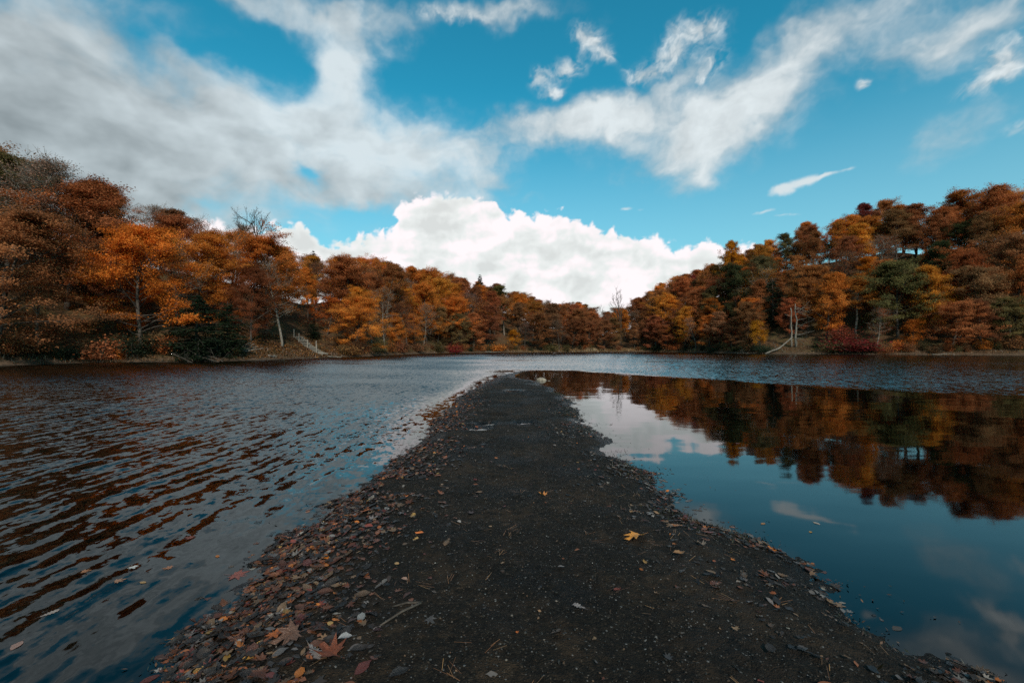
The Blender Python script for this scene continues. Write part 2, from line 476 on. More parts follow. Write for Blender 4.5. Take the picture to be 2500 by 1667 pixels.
    fade = (1 - ss(np.abs(A), 58, 78)) * (1 - ss(B, 44, 62))
    Cc = Cc / np.maximum(Ac, 1e-4)[..., None]; Ac = Ac * fade
    a, e = np.radians(A), np.radians(B); Rr = 4200.0
    V = np.stack([np.sin(a) * np.cos(e), np.cos(a) * np.cos(e), np.sin(e)], -1) * Rr
    n1_, n2_ = A.shape; idx = np.arange(n1_ * n2_).reshape(n1_, n2_)
    F = np.stack([idx[:-1, :-1], idx[:-1, 1:], idx[1:, 1:], idx[1:, :-1]], -1).reshape(-1, 4)
    m, nt, out = new_mat('cloud')
    em = nt.nodes.new('ShaderNodeEmission'); nt.links.new(attr('tint', 'Color').s, em.inputs[0]); em.inputs[1].default_value = 1.0
    tr = nt.nodes.new('ShaderNodeBsdfTransparent'); mx = nt.nodes.new('ShaderNodeMixShader')
    nt.links.new(attr('cover').s, mx.inputs[0]); nt.links.new(tr.outputs[0], mx.inputs[1]); nt.links.new(em.outputs[0], mx.inputs[2])
    nt.links.new(mx.outputs[0], out.inputs['Surface'])
    m.cycles.emission_sampling = 'NONE'
    me = quads_mesh('sky', V.reshape(-1, 3), F, m, [('cover', Ac.ravel()), ('tint', Cc.reshape(-1, 3))], smooth=True)
    tag(linkmesh('sky', me), 'broken grey and white clouds over a blue sky', kind='structure')
build_clouds()

# ------------------------------------------------------------------ terrain: lake bed, banks and hills as one sheet
# (u = X/Y, depth Y) of the waterline, from where shore meets water (camera 1.5 m above the lake)
SH = [(-1.4, 33), (-1.125, 36.2), (-.945, 42.7), (-.765, 45), (-.64, 47.6), (-.55, 52), (-.44, 60), (-.40, 64), (-.36, 68), (-.315, 73), (-.25, 87),
      (-.18, 104), (-.034, 120), (.086, 129), (.22, 137), (.30, 137), (.37, 128), (.45, 113), (.55, 98), (.74, 90), (.93, 83), (1.125, 79), (1.4, 75)]
th_t = [-180, -150, -110, -75] + [math.degrees(math.atan(u)) for u, d in SH] + [75, 110, 150, 180]
r_t = [60, 60, 58, 58] + [d * math.sqrt(1 + u * u) for u, d in SH] + [125, 90, 62, 60]
TOPS = [(-400, 300), (0, 350), (60, 372), (200, 440), (310, 478), (450, 518), (560, 540), (650, 570), (720, 615), (800, 622), (900, 630), (960, 642),
        (1060, 662), (1160, 684), (1250, 706), (1300, 728), (1360, 742), (1420, 740), (1470, 765), (1540, 745), (1580, 715), (1620, 690), (1700, 655),
        (1760, 640), (1800, 620), (1850, 605), (1900, 570), (1960, 550), (2020, 540), (2100, 515), (2170, 492), (2250, 496), (2350, 478), (2500, 440), (2900, 400)]
def shore_r(th): return np.interp(th, th_t, r_t)
def ridge_w(th): return np.interp(th, [-60, -40, -20, -8, 0, 14, 20, 30, 50, 60], [34, 36, 44, 48, 44, 40, 42, 46, 46, 46])
def top_tan(th):      # tan of the skyline's elevation seen from the spit
    thc = np.clip(th, -57, 57); px = CX + FPX * np.tan(np.radians(thc))
    return (HOR - np.interp(px, [a for a, b in TOPS], [b for a, b in TOPS])) / FPX * np.cos(np.radians(thc))
def ridge_T(th): return np.interp(th, [-60, -35, -15, 5, 14, 22, 40, 60], [12, 11.5, 11, 10, 10, 11.5, 13.5, 14])
def ridge_H(th):
    rr = shore_r(th) + ridge_w(th)
    return np.maximum(2.0, CAM_H + rr * top_tan(th) - ridge_T(th))
def ground_z(x, y):
    x = np.asarray(x, float); y = np.asarray(y, float)
    r = np.hypot(x, y); th = np.degrees(np.arctan2(x, y))
    s = r - shore_r(th) + fbm(x * .25, y * .25, 3) * 1.6
    q = np.clip(s / ridge_w(th), 0, 1)
    hill = ridge_H(th) * (0.35 * q + 0.65 * q * q * (3 - 2 * q))
    hill = np.where(np.abs(th) > 75, hill * 0.25, hill)
    bank = np.interp(s, [-9, -5, -1.5, 0, .5, 2.5, 6], [-.75, -.6, -.25, 0, .10, .32, .55])
    z = bank + np.where(s > 1.0, hill, 0) + np.where(s > 2, fbm(x * .09, y * .09, 4) * 1.3 * np.clip(s / 12, 0, 1), 0)
    return z
ths = np.concatenate([np.arange(-180, -64, 4), np.arange(-64, 64, .75), np.arange(64, 180, 4)])
rs = np.concatenate([[0.01, 6, 14, 20, 26], np.arange(30, 200, 1.6), np.geomspace(202, 3500, 26)])
TT, RR = np.meshgrid(ths, rs, indexing='ij')
X = RR * np.sin(np.radians(TT)); Y = RR * np.cos(np.radians(TT)); Z = ground_z(X, Y)
nt_, nr_ = TT.shape
idx = np.arange(nt_ * nr_).reshape(nt_, nr_)
nxt = np.roll(idx, -1, axis=0)
F = np.stack([idx[:, :-1], idx[:, 1:], nxt[:, 1:], nxt[:, :-1]], -1).reshape(-1, 4)
gm = quads_mesh('ground', np.stack([X, Y, Z], -1).reshape(-1, 3), F[:, ::-1], M_GROUND, smooth=True)
tag(linkmesh('ground', gm), 'brown wooded hillside ground rising from the lake', kind='structure')

# ------------------------------------------------------------------ the spit
LY = [-60, -8, 1.5, 2.03, 2.3, 3.12, 4.2, 5.54, 8.8, 13, 16, 20, 24, 28, 31]
LX = [-2.2, -1.85, -1.58, -1.56, -1.58, -1.68, -1.65, -1.46, -1.48, -1.5, -1.40, -1.05, -.58, .35, 1.5]
RY = [-60, -8, 1.5, 2.11, 2.48, 3.18, 4.09, 5.26, 6.73, 9.06, 12, 14.5, 18.0, 20.5, 23, 25.5, 28, 31]
RX = [2.4, 2.1, 2.02, 1.96, 1.83, 1.80, 1.68, 1.60, 1.38, 1.36, 1.55, 1.55, 1.25, .75, .15, .25, .75, 1.9]
def edge_l(y): return np.interp(y, LY, LX) + fbm(np.asarray(y) * 1.1, 3.3, 3) * .12
def edge_r(y): return np.interp(y, RY, RX) + fbm(np.asarray(y) * 1.2, 8.1, 4) * .26
PUD = [(-.50, 8.85, .24, .18), (-.60, 8.25, .26, .22), (.33, 8.95, .30, .17), (-.30, 9.7, .22, .14), (.05, 15.5, .4, .5)]
_dr = np.random.RandomState(61)
DENT = [(_dr.uniform(-.9, 1.1), _dr.uniform(1.9, 11), _dr.normal() * .5) for i in range(34)]
def spit_z(x, y):
    x = np.asarray(x, float); y = np.asarray(y, float)
    c = np.interp(y, [-60, 0, 3, 6, 9, 14, 19, 22, 25, 28, 32, 36], [.3, .16, .135, .105, .07, .085, .06, .045, .04, .03, -.03, -.5])
    s = np.minimum(x - edge_l(y), edge_r(y) - x)
    up = c * (1 - np.exp(-np.maximum(s, 0) / .42))
    dn = np.interp(-s, [0, .5, 1.2, 3.0, 6.0], [0, .05, .15, .48, 1.2])
    z = np.where(s > 0, up, -dn)
    z = z + (fbm(x * 1.5, y * 1.5, 3) * .040 + fbm(x * 7, y * 7, 3) * .018) * np.interp(y, [14, 20, 30], [1, .6, .45])
    for a, b, an in DENT:
        u_ = (x - a) * math.cos(an) + (y - b) * math.sin(an); v_ = (y - b) * math.cos(an) - (x - a) * math.sin(an)
        z = z - .016 * np.exp(-((u_ / .055) ** 4 + (v_ / .13) ** 4))
    for a, b, ra, rb in PUD:
        z = z - .13 * np.exp(-(((x - a) / ra) ** 2 + ((y - b) / rb) ** 2))
    return z
def yrows():
    r = [-60, -30, -15, -8, -4, -2, -1, -.3, .3, .7, 1.0]
    y = 1.2
    while y < 37: r.append(y); y += max(.02, y * .0105)
    return np.array(r)
ys = yrows()
xs = np.concatenate([np.linspace(-7.5, -2.6, 26), np.arange(-2.55, 2.75, .026), np.linspace(2.8, 7.5, 26)])
XX, YY = np.meshgrid(xs, ys, indexing='ij')
ZZ = spit_z(XX, YY) + fbm(XX * 24, YY * 24, 2) * .016 * (np.abs(XX) < 2.6)
n1, n2 = XX.shape; idx = np.arange(n1 * n2).reshape(n1, n2)
F = np.stack([idx[:-1, :-1], idx[1:, :-1], idx[1:, 1:], idx[:-1, 1:]], -1).reshape(-1, 4)
sm = quads_mesh('path', np.stack([XX, YY, ZZ], -1).reshape(-1, 3), F, M_SOIL, smooth=True)
tag(linkmesh('path', sm), 'wet black gravel spit running out into the lake', kind='structure')

# ------------------------------------------------------------------ water
ths = np.concatenate([np.arange(-180, -72, 6), np.arange(-72, 72, 1.0), np.arange(72, 180, 6)])
rs = np.concatenate([[0.02], np.geomspace(1.0, 60, 120), np.arange(62, 190, 4)])
TT, RR = np.meshgrid(ths, rs, indexing='ij')
X = RR * np.sin(np.radians(TT)); Y = RR * np.cos(np.radians(TT))
# lee side of the spit is calm: inside a wind line that runs from the tip round to the near shore
edge_r_line = np.interp(X, [0.0, 1.5, 4.0, 8.7, 11.5, 14.6, 20, 30, 60], [28.5, 30.0, 29.6, 21.6, 17.4, 14.3, 10.5, 5, -10])
inside = np.where(X > edge_l(Y), (edge_r_line - Y) / (1.6 + .06 * np.maximum(Y, 0)), -1.0)
inside = np.where((X < .8) & (Y > 24), np.minimum(inside, (X - edge_l(Y)) * 1.0), inside)
calm = np.clip(inside * .5 + .5, 0, 1)
swash = np.clip((edge_l(Y) - X) / 1.3, 0, 1)
swash = np.where(Y > 26, np.clip(np.hypot(X - .5, Y - 28) / 4, 0, 1), swash)
swash = np.where(X > edge_l(Y), 1.0, swash)
nt_, nr_ = TT.shape; idx = np.arange(nt_ * nr_).reshape(nt_, nr_); nxt = np.roll(idx, -1, axis=0)
F = np.stack([idx[:, :-1], idx[:, 1:], nxt[:, 1:], nxt[:, :-1]], -1).reshape(-1, 4)
wm = quads_mesh('water', np.stack([X, Y, X * 0], -1).reshape(-1, 3), F[:, ::-1], M_WATER, [('calm', calm.ravel()), ('swash', swash.ravel()), ('shore', np.clip(np.interp(Y, LY, LX) - X, -1, 30).ravel())], smooth=True)
tag(linkmesh('water', wm), 'dark lake water, rippled beyond the spit and calm in its lee', kind='structure')

# ------------------------------------------------------------------ trees: prototypes
def leaf_quads(C, Nn, size, rng, aspect=.62, fold=.18):
    """one folded diamond per leaf"""
    n = len(C)
    Nn = Nn / (np.linalg.norm(Nn, axis=1)[:, None] + 1e-9)
    t = rng.normal(size=(n, 3)); t -= Nn * np.sum(t * Nn, 1)[:, None]; t /= np.linalg.norm(t, axis=1)[:, None] + 1e-9
    b = np.cross(Nn, t); s = size[:, None]
    V = np.stack([C - t * s * .5, C + b * s * .5 * aspect + Nn * s * fold, C + t * s * .5, C - b * s * .5 * aspect + Nn * s * fold], 1).reshape(-1, 3)
    F = np.arange(4 * n).reshape(-1, 4)
    return V, F

def curve_pts(p0, d, L, n, rng, wander=.15, lift=0.0):
    d = np.array(d, float); d /= np.linalg.norm(d); p = np.array(p0, float); out = [p.copy()]
    for i in range(n):
        d = d + rng.normal(size=3) * wander + np.array([0, 0, lift]); d /= np.linalg.norm(d)
        p = p + d * L / n; out.append(p.copy())
    return np.array(out)

def make_broadleaf(seed, H=12.0, R=4.0, base=.2, limbs=34, per=60, lsize=.19, sparse=1.0, spread=.55, lean=.05, bark=None, shape=.8, twigs=False):
    rng = np.random.RandomState(seed)
    tb = MB(); r0 = .016 * H
    tp = curve_pts((0, 0, -.6), (rng.normal() * lean, rng.normal() * lean, 1), H * .93 + .6, 9, rng, .05, .02)
    tp[:, 2] = np.linspace(-.6, H * .93, 10)
    tr = r0 * np.linspace(1, .12, 10) ** .9; tr[0] *= 1.35
    tb.tube(tp, tr, 7)
    def tpoint(t): 
        z = t * H
        return np.array([np.interp(z, tp[:, 2], tp[:, k]) for k in range(3)]), np.interp(z, tp[:, 2], tr)
    cc, cv = [], []
    for i in range(limbs):
        t = base + (.95 - base) * ((i + rng.rand()) / limbs) ** .85
        q = (t - base) / (1 - base)
        prof = R * max(.18, math.sin(math.pi * (0.18 + .80 * q) ** shape)) * rng.uniform(.5, 1.25)
        a = i * 2.39996 + rng.normal() * .5
        up = .28 + .8 * q + rng.normal() * .16
        p0, pr = tpoint(t)
        L = curve_pts(p0, (math.cos(a), math.sin(a), up), prof * 1.05, 5, rng, .16, .03)
        lr = max(.02, pr * .40) * np.linspace(1, .2, 6)
        tb.tube(L, lr, 5, cap=False)
        tone = rng.rand()
        for j in range(rng.randint(4, 7)):
            k = rng.uniform(.3, 1.0) * 5; i0 = min(int(k), 4); p1 = L[i0] + (L[i0 + 1] - L[i0]) * (k - i0)
            dd = (L[i0 + 1] - L[i0]); dd /= np.linalg.norm(dd)
            dd = dd + rng.normal(size=3) * .8; dd[2] = dd[2] * .8 + .18
            SL = curve_pts(p1, dd, prof * rng.uniform(.25, .5) + .3, 3, rng, .2, .02)
            tb.tube(SL, max(.012, lr[i0] * .45) * np.linspace(1, .3, 4), 4, cap=False)
            if twigs:
                for w in range(5):
                    tw = curve_pts(SL[rng.randint(1, 4)], dd + rng.normal(size=3) * .9 + np.array([0, 0, .4]), rng.uniform(.5, 1.1), 2, rng, .25, .05)
                    tb.tube(tw, [.016, .011, .006], 3, cap=False)
            if rng.rand() > sparse: continue
            n = int(per * rng.uniform(.6, 1.4))
            ctr = SL[2] * .4 + SL[3] * .6 + (SL[3] - SL[1]) * rng.uniform(-.5, .5, (n, 1)) + np.clip(rng.normal(size=(n, 3)), -1.6, 1.6) * np.array([spread, spread, spread * .5])
            cc.append(ctr); cv.append(np.clip(rng.rand(n) * .38 + tone * .27 + rng.rand() * .35, 0, 1))
        n = int(per * .35 * sparse)
        ctr = L[rng.randint(3, 6, n)] + rng.normal(size=(n, 3)) * np.array([spread, spread, spread * .5]); cc.append(ctr); cv.append(np.clip(rng.rand(n) * .6 + tone * .4, 0, 1))
    # leader
    n = int(per * 2 * sparse); ctr = tp[-1] + rng.normal(size=(n, 3)) * np.array([.45, .45, .5]) * R / 4; cc.append(ctr); cv.append(rng.rand(n))
    C = np.concatenate(cc); v = np.concatenate(cv)
    k = C[:, 2] > .15; C, v = C[k], v[k]
    ax = np.array([np.interp(C[:, 2], tp[:, 2], tp[:, 0]), np.interp(C[:, 2], tp[:, 2], tp[:, 1])]).T
    o = np.concatenate([(C[:, :2] - ax) / R, np.zeros((len(C), 1))], 1)
    Nn = o * .6 + np.array([0, 0, .9]) + rng.normal(size=C.shape) * .5
    V, F = leaf_quads(C, Nn, lsize * rng.uniform(.6, 1.4, len(C)), rng)
    top = np.percentile(C[:, 2], 99.5)
    return tb.mesh('trunk', bark or M_BARK), quads_mesh('crown', V, F, M_LEAF, [('var', np.repeat(v, 4))]), top

def make_conifer(seed, H=9.0, R=2.6, droop=-.12, dens=26, lsize=.30, base=.05):
    rng = np.random.RandomState(seed); tb = MB()
    tp = np.array([[0, 0, -.5], [0.03, 0, H * .35], [0, .05, H * .7], [0, 0, H]]); tb.tube(tp, [.017 * H, .012 * H, .007 * H, .01], 6)
    cc = []; dirs = []
    z = base * H
    while z < H * .98:
        q = z / H; L = R * (1 - q) ** .75 * rng.uniform(.7, 1.15) + .15
        for k in range(5):
            if rng.rand() < .12: continue
            a = rng.rand() * 6.283; dv = np.array([math.cos(a), math.sin(a), droop + .35 * q + rng.normal() * .08])
            P = curve_pts((0, 0, z), dv, L * rng.uniform(.75, 1.1), 4, rng, .08, -.02)
            tb.tube(P, np.linspace(.035, .008, 5), 4, cap=False)
            n = max(6, int(dens * L))
            tt = rng.uniform(.15, 1.0, n) ** .8 * 4; ii = np.minimum(tt.astype(int), 3); fr = (tt - ii)[:, None]
            pts = P[ii] * (1 - fr) + P[ii + 1] * fr
            lat = np.cross(dv, [0, 0, 1]); lat /= np.linalg.norm(lat)
            wdt = rng.normal(size=n) * .22 * L * (1 - .5 * tt / 4)
            c = pts + lat * wdt[:, None] + rng.normal(size=(n, 3)) * .06; c[:, 2] -= np.abs(wdt) * .35 + rng.rand(n) * .12
            cc.append(c)
        z += H * .026 * rng.uniform(.7, 1.3) + .08
    C = np.concatenate(cc); Nn = np.array([0, 0, 1.0]) + rng.normal(size=C.shape) * .4
    V, F = leaf_quads(C, Nn, lsize * rng.uniform(.6, 1.4, len(C)), rng, aspect=.42, fold=-.12)
    return tb.mesh('trunk', M_BARK), quads_mesh('crown', V, F, M_LEAF, [('var', np.repeat(rng.rand(len(C)), 4))]), H

def make_bare(seed, H=14.0, R=4.0, leaves=0, bark=None, low=.35, thick=1.0):
    rng = np.random.RandomState(seed); tb = MB(); ends = []
    def grow(p, d, L, r, lev):
        P = curve_pts(p, d, L, 4, rng, .09 + .03 * lev, .035)
        tb.tube(P, np.linspace(r, r * .55, 5), 6 if lev == 0 else (4 if lev < 3 else 3), cap=False)
        if lev == 4 or L < .35: ends.append(P[-1]); return
        n = [9, 4, 4, 3][lev] if lev < 4 else 0
        for i in range(n):
            k = (low + (1 - low) * (i + rng.rand() * .6) / n if lev == 0 else rng.uniform(.35, 1)) * 4
            i0 = min(int(k), 3); q = P[i0] + (P[i0 + 1] - P[i0]) * (k - i0)
            dd = P[i0 + 1] - P[i0]; dd /= np.linalg.norm(dd)
            a = rng.rand() * 6.283; side = np.array([math.cos(a), math.sin(a), 0])
            nd = dd * rng.uniform(.7, 1.1) + side * rng.uniform(.5, .9) + np.array([0, 0, .25])
            l2 = (R * rng.uniform(.75, 1.15) if lev == 0 else L * rng.uniform(.4, .62))
            grow(q, nd, l2, max(.011 * thick, r * (.45 if lev == 0 else .55)), lev + 1)
        if lev > 0: ends.append(P[-1])
    grow((0, 0, -.4), (rng.normal() * .04, rng.normal() * .04, 1), H * .86, .013 * H * thick, 0)
    en = np.array(ends)
    tm = tb.mesh('trunk', bark or M_BARK)
    cm_ = None
    if leaves:
        C = en[rng.randint(0, len(en), leaves)] + rng.normal(size=(leaves, 3)) * .22
        V, F = leaf_quads(C, rng.normal(size=C.shape) + [0, 0, .6], .15 * rng.uniform(.6, 1.4, leaves), rng)
        cm_ = quads_mesh('crown', V, F, M_LEAF, [('var', np.repeat(rng.rand(leaves), 4))])
    return tm, cm_, en[:, 2].max()

def make_shrub(seed, H=2.2, R=1.6, n=1700, lsize=.14):
    rng = np.random.RandomState(seed); tb = MB(); cc = []
    for i in range(16):
        a = rng.rand() * 6.283; o = rng.uniform(.2, .8)
        P = curve_pts((rng.normal() * .15, rng.normal() * .15, -.15), (math.cos(a) * o * R / H, math.sin(a) * o * R / H, 1), H * rng.uniform(.6, 1.0), 4, rng, .14)
        tb.tube(P, np.linspace(.03, .008, 5), 4, cap=False)
        m_ = n // 16
        cc.append(P[rng.randint(1, 5, m_)] + rng.normal(size=(m_, 3)) * [.34 * R / 1.6, .34 * R / 1.6, .2])
    C = np.concatenate(cc); C[:, 2] = np.abs(C[:, 2])
    V, F = leaf_quads(C, rng.normal(size=C.shape) * .5 + [0, 0, .8], lsize * rng.uniform(.6, 1.4, len(C)), rng)
    return tb.mesh('stem', M_BARK), quads_mesh('foliage', V, F, M_LEAF, [('var', np.repeat(rng.rand(len(C)), 4))]), H

P_FULL = [make_broadleaf(100 + i, 12.0, r, b, lm, 150, .165, 1.0, .36, shape=sh) for i, (r, b, lm, sh) in enumerate(
    [(4.6, .08, 44, .8), (3.5, .10, 42, .75), (5.0, .10, 46, .9), (3.2, .20, 38, .66), (4.4, .06, 44, .85)])]
P_NEAR = [make_broadleaf(150 + i, 12.0, r, b, lm, 210, .13, 1.0, .34, shape=sh) for i, (r, b, lm, sh) in enumerate([(4.8, .06, 48, .8), (4.3, .12, 46, .72), (5.0, .08, 50, .88)])]
P_TALL = [make_broadleaf(200 + i, 14.0, r, b, 40, 150, .17, .95, .36, shape=.66, bark=M_PALE if i == 1 else M_BARK) for i, (r, b) in enumerate([(3.9, .30), (4.4, .38), (3.3, .24)])]
P_THIN = [make_broadleaf(300 + i, 13.0, r, .28, 36, 40, .14, .62, .55, shape=.75, bark=M_PALE if i != 2 else M_BARK, twigs=True) for i, r in enumerate([3.8, 3.4, 4.2])]
P_SMALL = [make_broadleaf(400 + i, 6.0, r, .12, 26, 46, .15, 1.0, .33, shape=.8) for i, r in enumerate([2.0, 1.6, 2.4])]
P_CON = [make_conifer(500, 9, 2.9), make_conifer(501, 8, 3.2, -.18), make_conifer(502, 13, 2.6, .02, 22, .34, .3)]
P_BARE = [make_bare(600, 15, 4.2), make_bare(601, 14, 3.8, 420), make_bare(602, 13, 4.4, bark=M_PALE, low=.3, thick=1.15), make_bare(603, 15, 4.8, 700)]
P_SHRUB = [make_shrub(700), make_shrub(701, 1.6, 2.0), make_shrub(702, 2.8, 1.7, 2000)]

TINT = {'rust': (.38, .124, .038), 'orange': (.55, .172, .030), 'brown': (.28, .122, .052), 'gold': (.58, .220, .030), 'olive': (.13, .095, .036),
        'green': (.026, .040, .020), 'red': (.25, .046, .032), 'grey': (.30, .165, .098), 'umber': (.32, .112, .042)}
ADJ = {'rust': 'rust-coloured', 'orange': 'bright orange', 'brown': 'dull brown', 'gold': 'golden yellow', 'olive': 'olive green', 'green': 'dark green',
       'red': 'dark red', 'grey': 'greyish brown', 'umber': 'reddish brown'}
trng = np.random.RandomState(42)
PLACED = []
def place(proto, name, loc, height, tint, label, cat, group=None, wide=1.0, rz=None, parts=('trunk', 'crown'), vary=.16):
    a, b, top = proto
    root = empty(name, loc, trng.rand() * 6.283 if rz is None else rz)
    s = height / top; root.scale = (s * wide, s * wide, s)
    o = linkmesh(parts[0], a, root); o.color = (1, 1, 1, 1)
    if b is not None:
        c_ = linkmesh(parts[1], b, root)
        t = np.array(TINT[tint] if isinstance(tint, str) else tint) * (1 + trng.normal() * vary) * (1 + trng.normal(size=3) * .06)
        c_.color = (*np.clip(t, .004, .8), 1)
    tag(root, label, cat, group)
    PLACED.append((loc[0], loc[1])); return root

def at(px, depth):                  # a spot on the land at photo column px and depth in metres
    x = (px - CX) / FPX * depth
    return (x, depth, float(ground_z(x, depth)))
def shore_depth(px):
    th = math.degrees(math.atan((px - CX) / FPX)); return float(shore_r(th)) * math.cos(RAD(th))
def top_h(px_y, loc):               # height that brings a tree's top to photo row px_y
    return max(1.0, CAM_H + loc[1] * (HOR - px_y) / FPX - loc[2])

def special(proto, name, px, back, ytop, tint, label, cat, wide=1.0, **k):
    loc = at(px, shore_depth(px) + back)
    return place(proto, name, loc, top_h(ytop, loc), tint, label, cat, None, wide, **k)

# --- trees one can single out
special(P_NEAR[0], 'maple_tree', 345, 3.0, 545, (.62, .175, .022), 'big bright orange maple leaning over the water beside the dark hemlocks', 'tree', 1.12, vary=0)
special(P_CON[1], 'hemlock_tree', 480, 1.6, 715, (.020, .034, .016), 'broad dark green hemlock at the shore beside the big orange maple', 'tree', 1.55, vary=0)
special(P_CON[0], 'hemlock_tree', 555, 2.2, 735, (.022, .036, .017), 'dark green hemlock between the broad hemlock and the stick pile', 'tree', 1.4, vary=0)
special(P_CON[1], 'hemlock_tree', 430, 3.0, 780, (.018, .030, .015), 'low dark hemlock under the big orange maple', 'tree', 1.6, vary=0)
special(P_CON[0], 'hemlock_tree', 765, 10.5, 780, (.022, .036, .017), 'small dark hemlock beside the top of the wooden steps', 'tree', 1.7, vary=0)
special(P_NEAR[1], 'oak_tree', 612, 6.0, 640, (.20, .058, .018), 'dark brown oak with a straight trunk on the open bank by the stick pile', 'tree', .9, vary=0)
special(P_BARE[2], 'bare_tree', 90, 4.0, 520, 'grey', 'pale grey leafless tree with a forked trunk beside the big orange maple', 'tree', 1.0)
special(P_THIN[1], 'birch_tree', 690, 5.5, 640, (.27, .085, .018), 'pale-trunked thin-leaved birch on the open bank beside the wooden steps', 'tree', 1.0, vary=0)
special(P_SMALL[2], 'maple_tree', 800, 12.0, 725, (.34, .085, .014), 'low orange maple spreading above the wooden steps', 'tree', 1.5, vary=0)
special(P_BARE[1], 'bare_tree', 648, 34.0, 505, (.10, .05, .03), 'tall sparse tree standing clear of the ridge above the steps', 'tree', .8)
special(P_BARE[3], 'bare_tree', 575, 34.0, 520, (.10, .055, .03), 'wide sparse treetop on the ridge behind the orange maple', 'tree', 1.1)
special(P_TALL[0], 'maple_tree', 945, 40.0, 640, (.50, .20, .015), 'golden yellow maple standing out on the ridge', 'tree', .9, vary=0)
special(P_CON[2], 'pine_tree', 763, 44.0, 608, (.030, .042, .018), 'dark pine top on the ridge above the wooden steps', 'tree', 1.0)
special(P_CON[2], 'pine_tree', 1172, 44.0, 668, (.030, .042, .018), 'dark pine top on the low end of the ridge', 'tree', 1.2)
special(P_SHRUB[1], 'shrub', 1108, 1.0, 838, (.20, .018, .025), 'crimson shrub at the foot of the long wooded slope', 'shrub', 1.2, parts=('stem', 'foliage'))
special(P_SMALL[1], 'maple_tree', 1255, 3.0, 805, (.48, .17, .012), 'small golden tree at the edge of the marsh', 'tree', 1.2, vary=0)
special(P_TALL[1], 'oak_tree', 1300, 12.0, 735, (.40, .15, .03), 'pale orange oak with a tall clear trunk behind the marsh', 'tree', 1.0, vary=0)
special(P_BARE[0], 'bare_tree', 1517, 9.0, 692, 'grey', 'tall leafless tree against the white cloud at the head of the lake', 'tree', .75)
special(P_BARE[0], 'bare_tree', 1472, 16.0, 740, 'grey', 'short leafless tree beside the tall leafless one at the head of the lake', 'tree', .8)
special(P_TALL[2], 'maple_tree', 1792, 26.0, 590, (.50, .20, .012), 'yellow-topped maple rising above the dark green trees', 'tree', .75, vary=0)
special(P_FULL[4], 'oak_tree', 1800, 14.0, 640, (.050, .052, .018), 'dark olive oak below the yellow-topped maple', 'tree', .9, vary=0)
special(P_SMALL[1], 'maple_tree', 1858, 3.0, 783, (.52, .19, .012), 'small bright golden tree between the fallen log and dark trees', 'tree', 1.0, vary=0)
special(P_SHRUB[1], 'shrub', 2095, 1.2, 815, (.26, .035, .030), 'wide red shrub at the waterline past the dead snag', 'shrub', 1.7, parts=('stem', 'foliage'))
special(P_SHRUB[0], 'shrub', 2055, 4.0, 792, (.26, .050, .030), 'taller red shrub behind the wide red one', 'shrub', 1.2, parts=('stem', 'foliage'))
special(P_TALL[2], 'maple_tree', 2100, 40.0, 500, (.20, .035, .026), 'dark red treetop breaking the hill skyline', 'tree', 1.0, vary=0)
special(P_FULL[1], 'maple_tree', 2130, 14.0, 625, (.48, .16, .012), 'golden orange maple halfway up the hill above the red shrubs', 'tree', .85, vary=0)
special(P_FULL[3], 'oak_tree', 2290, 15.0, 590, (.040, .046, .018), 'dark green oak on the hill beside the golden orange maple', 'tree', 1.0, vary=0)
special(P_FULL[2], 'oak_tree', 2340, 24.0, 545, (.050, .046, .018), 'broad dark olive oak higher up the hill', 'tree', 1.0, vary=0)
special(P_SMALL[0], 'maple_tree', 2225, 3.0, 780, (.40, .11, .012), 'small orange maple hanging over the water past the red shrubs', 'tree', 1.1, vary=0)

# --- the woods: front row, slope, ridge
def hill_name(th):
    if th < -3: return 'steps slope'
    if th < 17: return 'lake head'
    return 'snag hill'
LAND = [(90, 'the pale grey leafless tree'), (345, 'the big bright orange maple'), (495, 'the broad dark hemlock'), (600, 'the stick pile'), (690, 'the pale-trunked birch'),
        (790, 'the wooden steps'), (945, 'the golden ridge maple'), (1108, 'the crimson shrub'), (1255, 'the golden marsh tree'), (1440, 'the reed clumps'), (1517, 'the tall leafless tree'),
        (1620, 'the end of the marsh'), (1795, 'the yellow-topped maple'), (1858, 'the small golden tree'), (1943, 'the dead snag'), (2085, 'the red shrubs'), (2200, 'the small orange maple'), (2305, 'the driftwood log'),
        (2430, 'the far bare bank')]
def where(th, zone):
    px = CX + FPX * math.tan(RAD(th)); lm = min(LAND, key=lambda q: abs(q[0] - px))[1]
    if 'ridge maple' in lm and zone == 2: return 'on the ridge beside ' + lm
    return ('at the waterside near ', 'on the wooded slope above ', 'on the ridge above ')[zone] + lm
CH = {'steps slope': (['rust', 'orange', 'umber', 'brown', 'gold', 'olive', 'grey'], [.31, .29, .19, .06, .06, .03, .06]),
      'lake head': (['rust', 'orange', 'umber', 'brown', 'olive', 'grey'], [.26, .14, .26, .18, .06, .10]),
      'snag hill': (['rust', 'orange', 'umber', 'brown', 'gold', 'olive', 'red', 'green'], [.28, .17, .23, .10, .06, .09, .03, .04])}
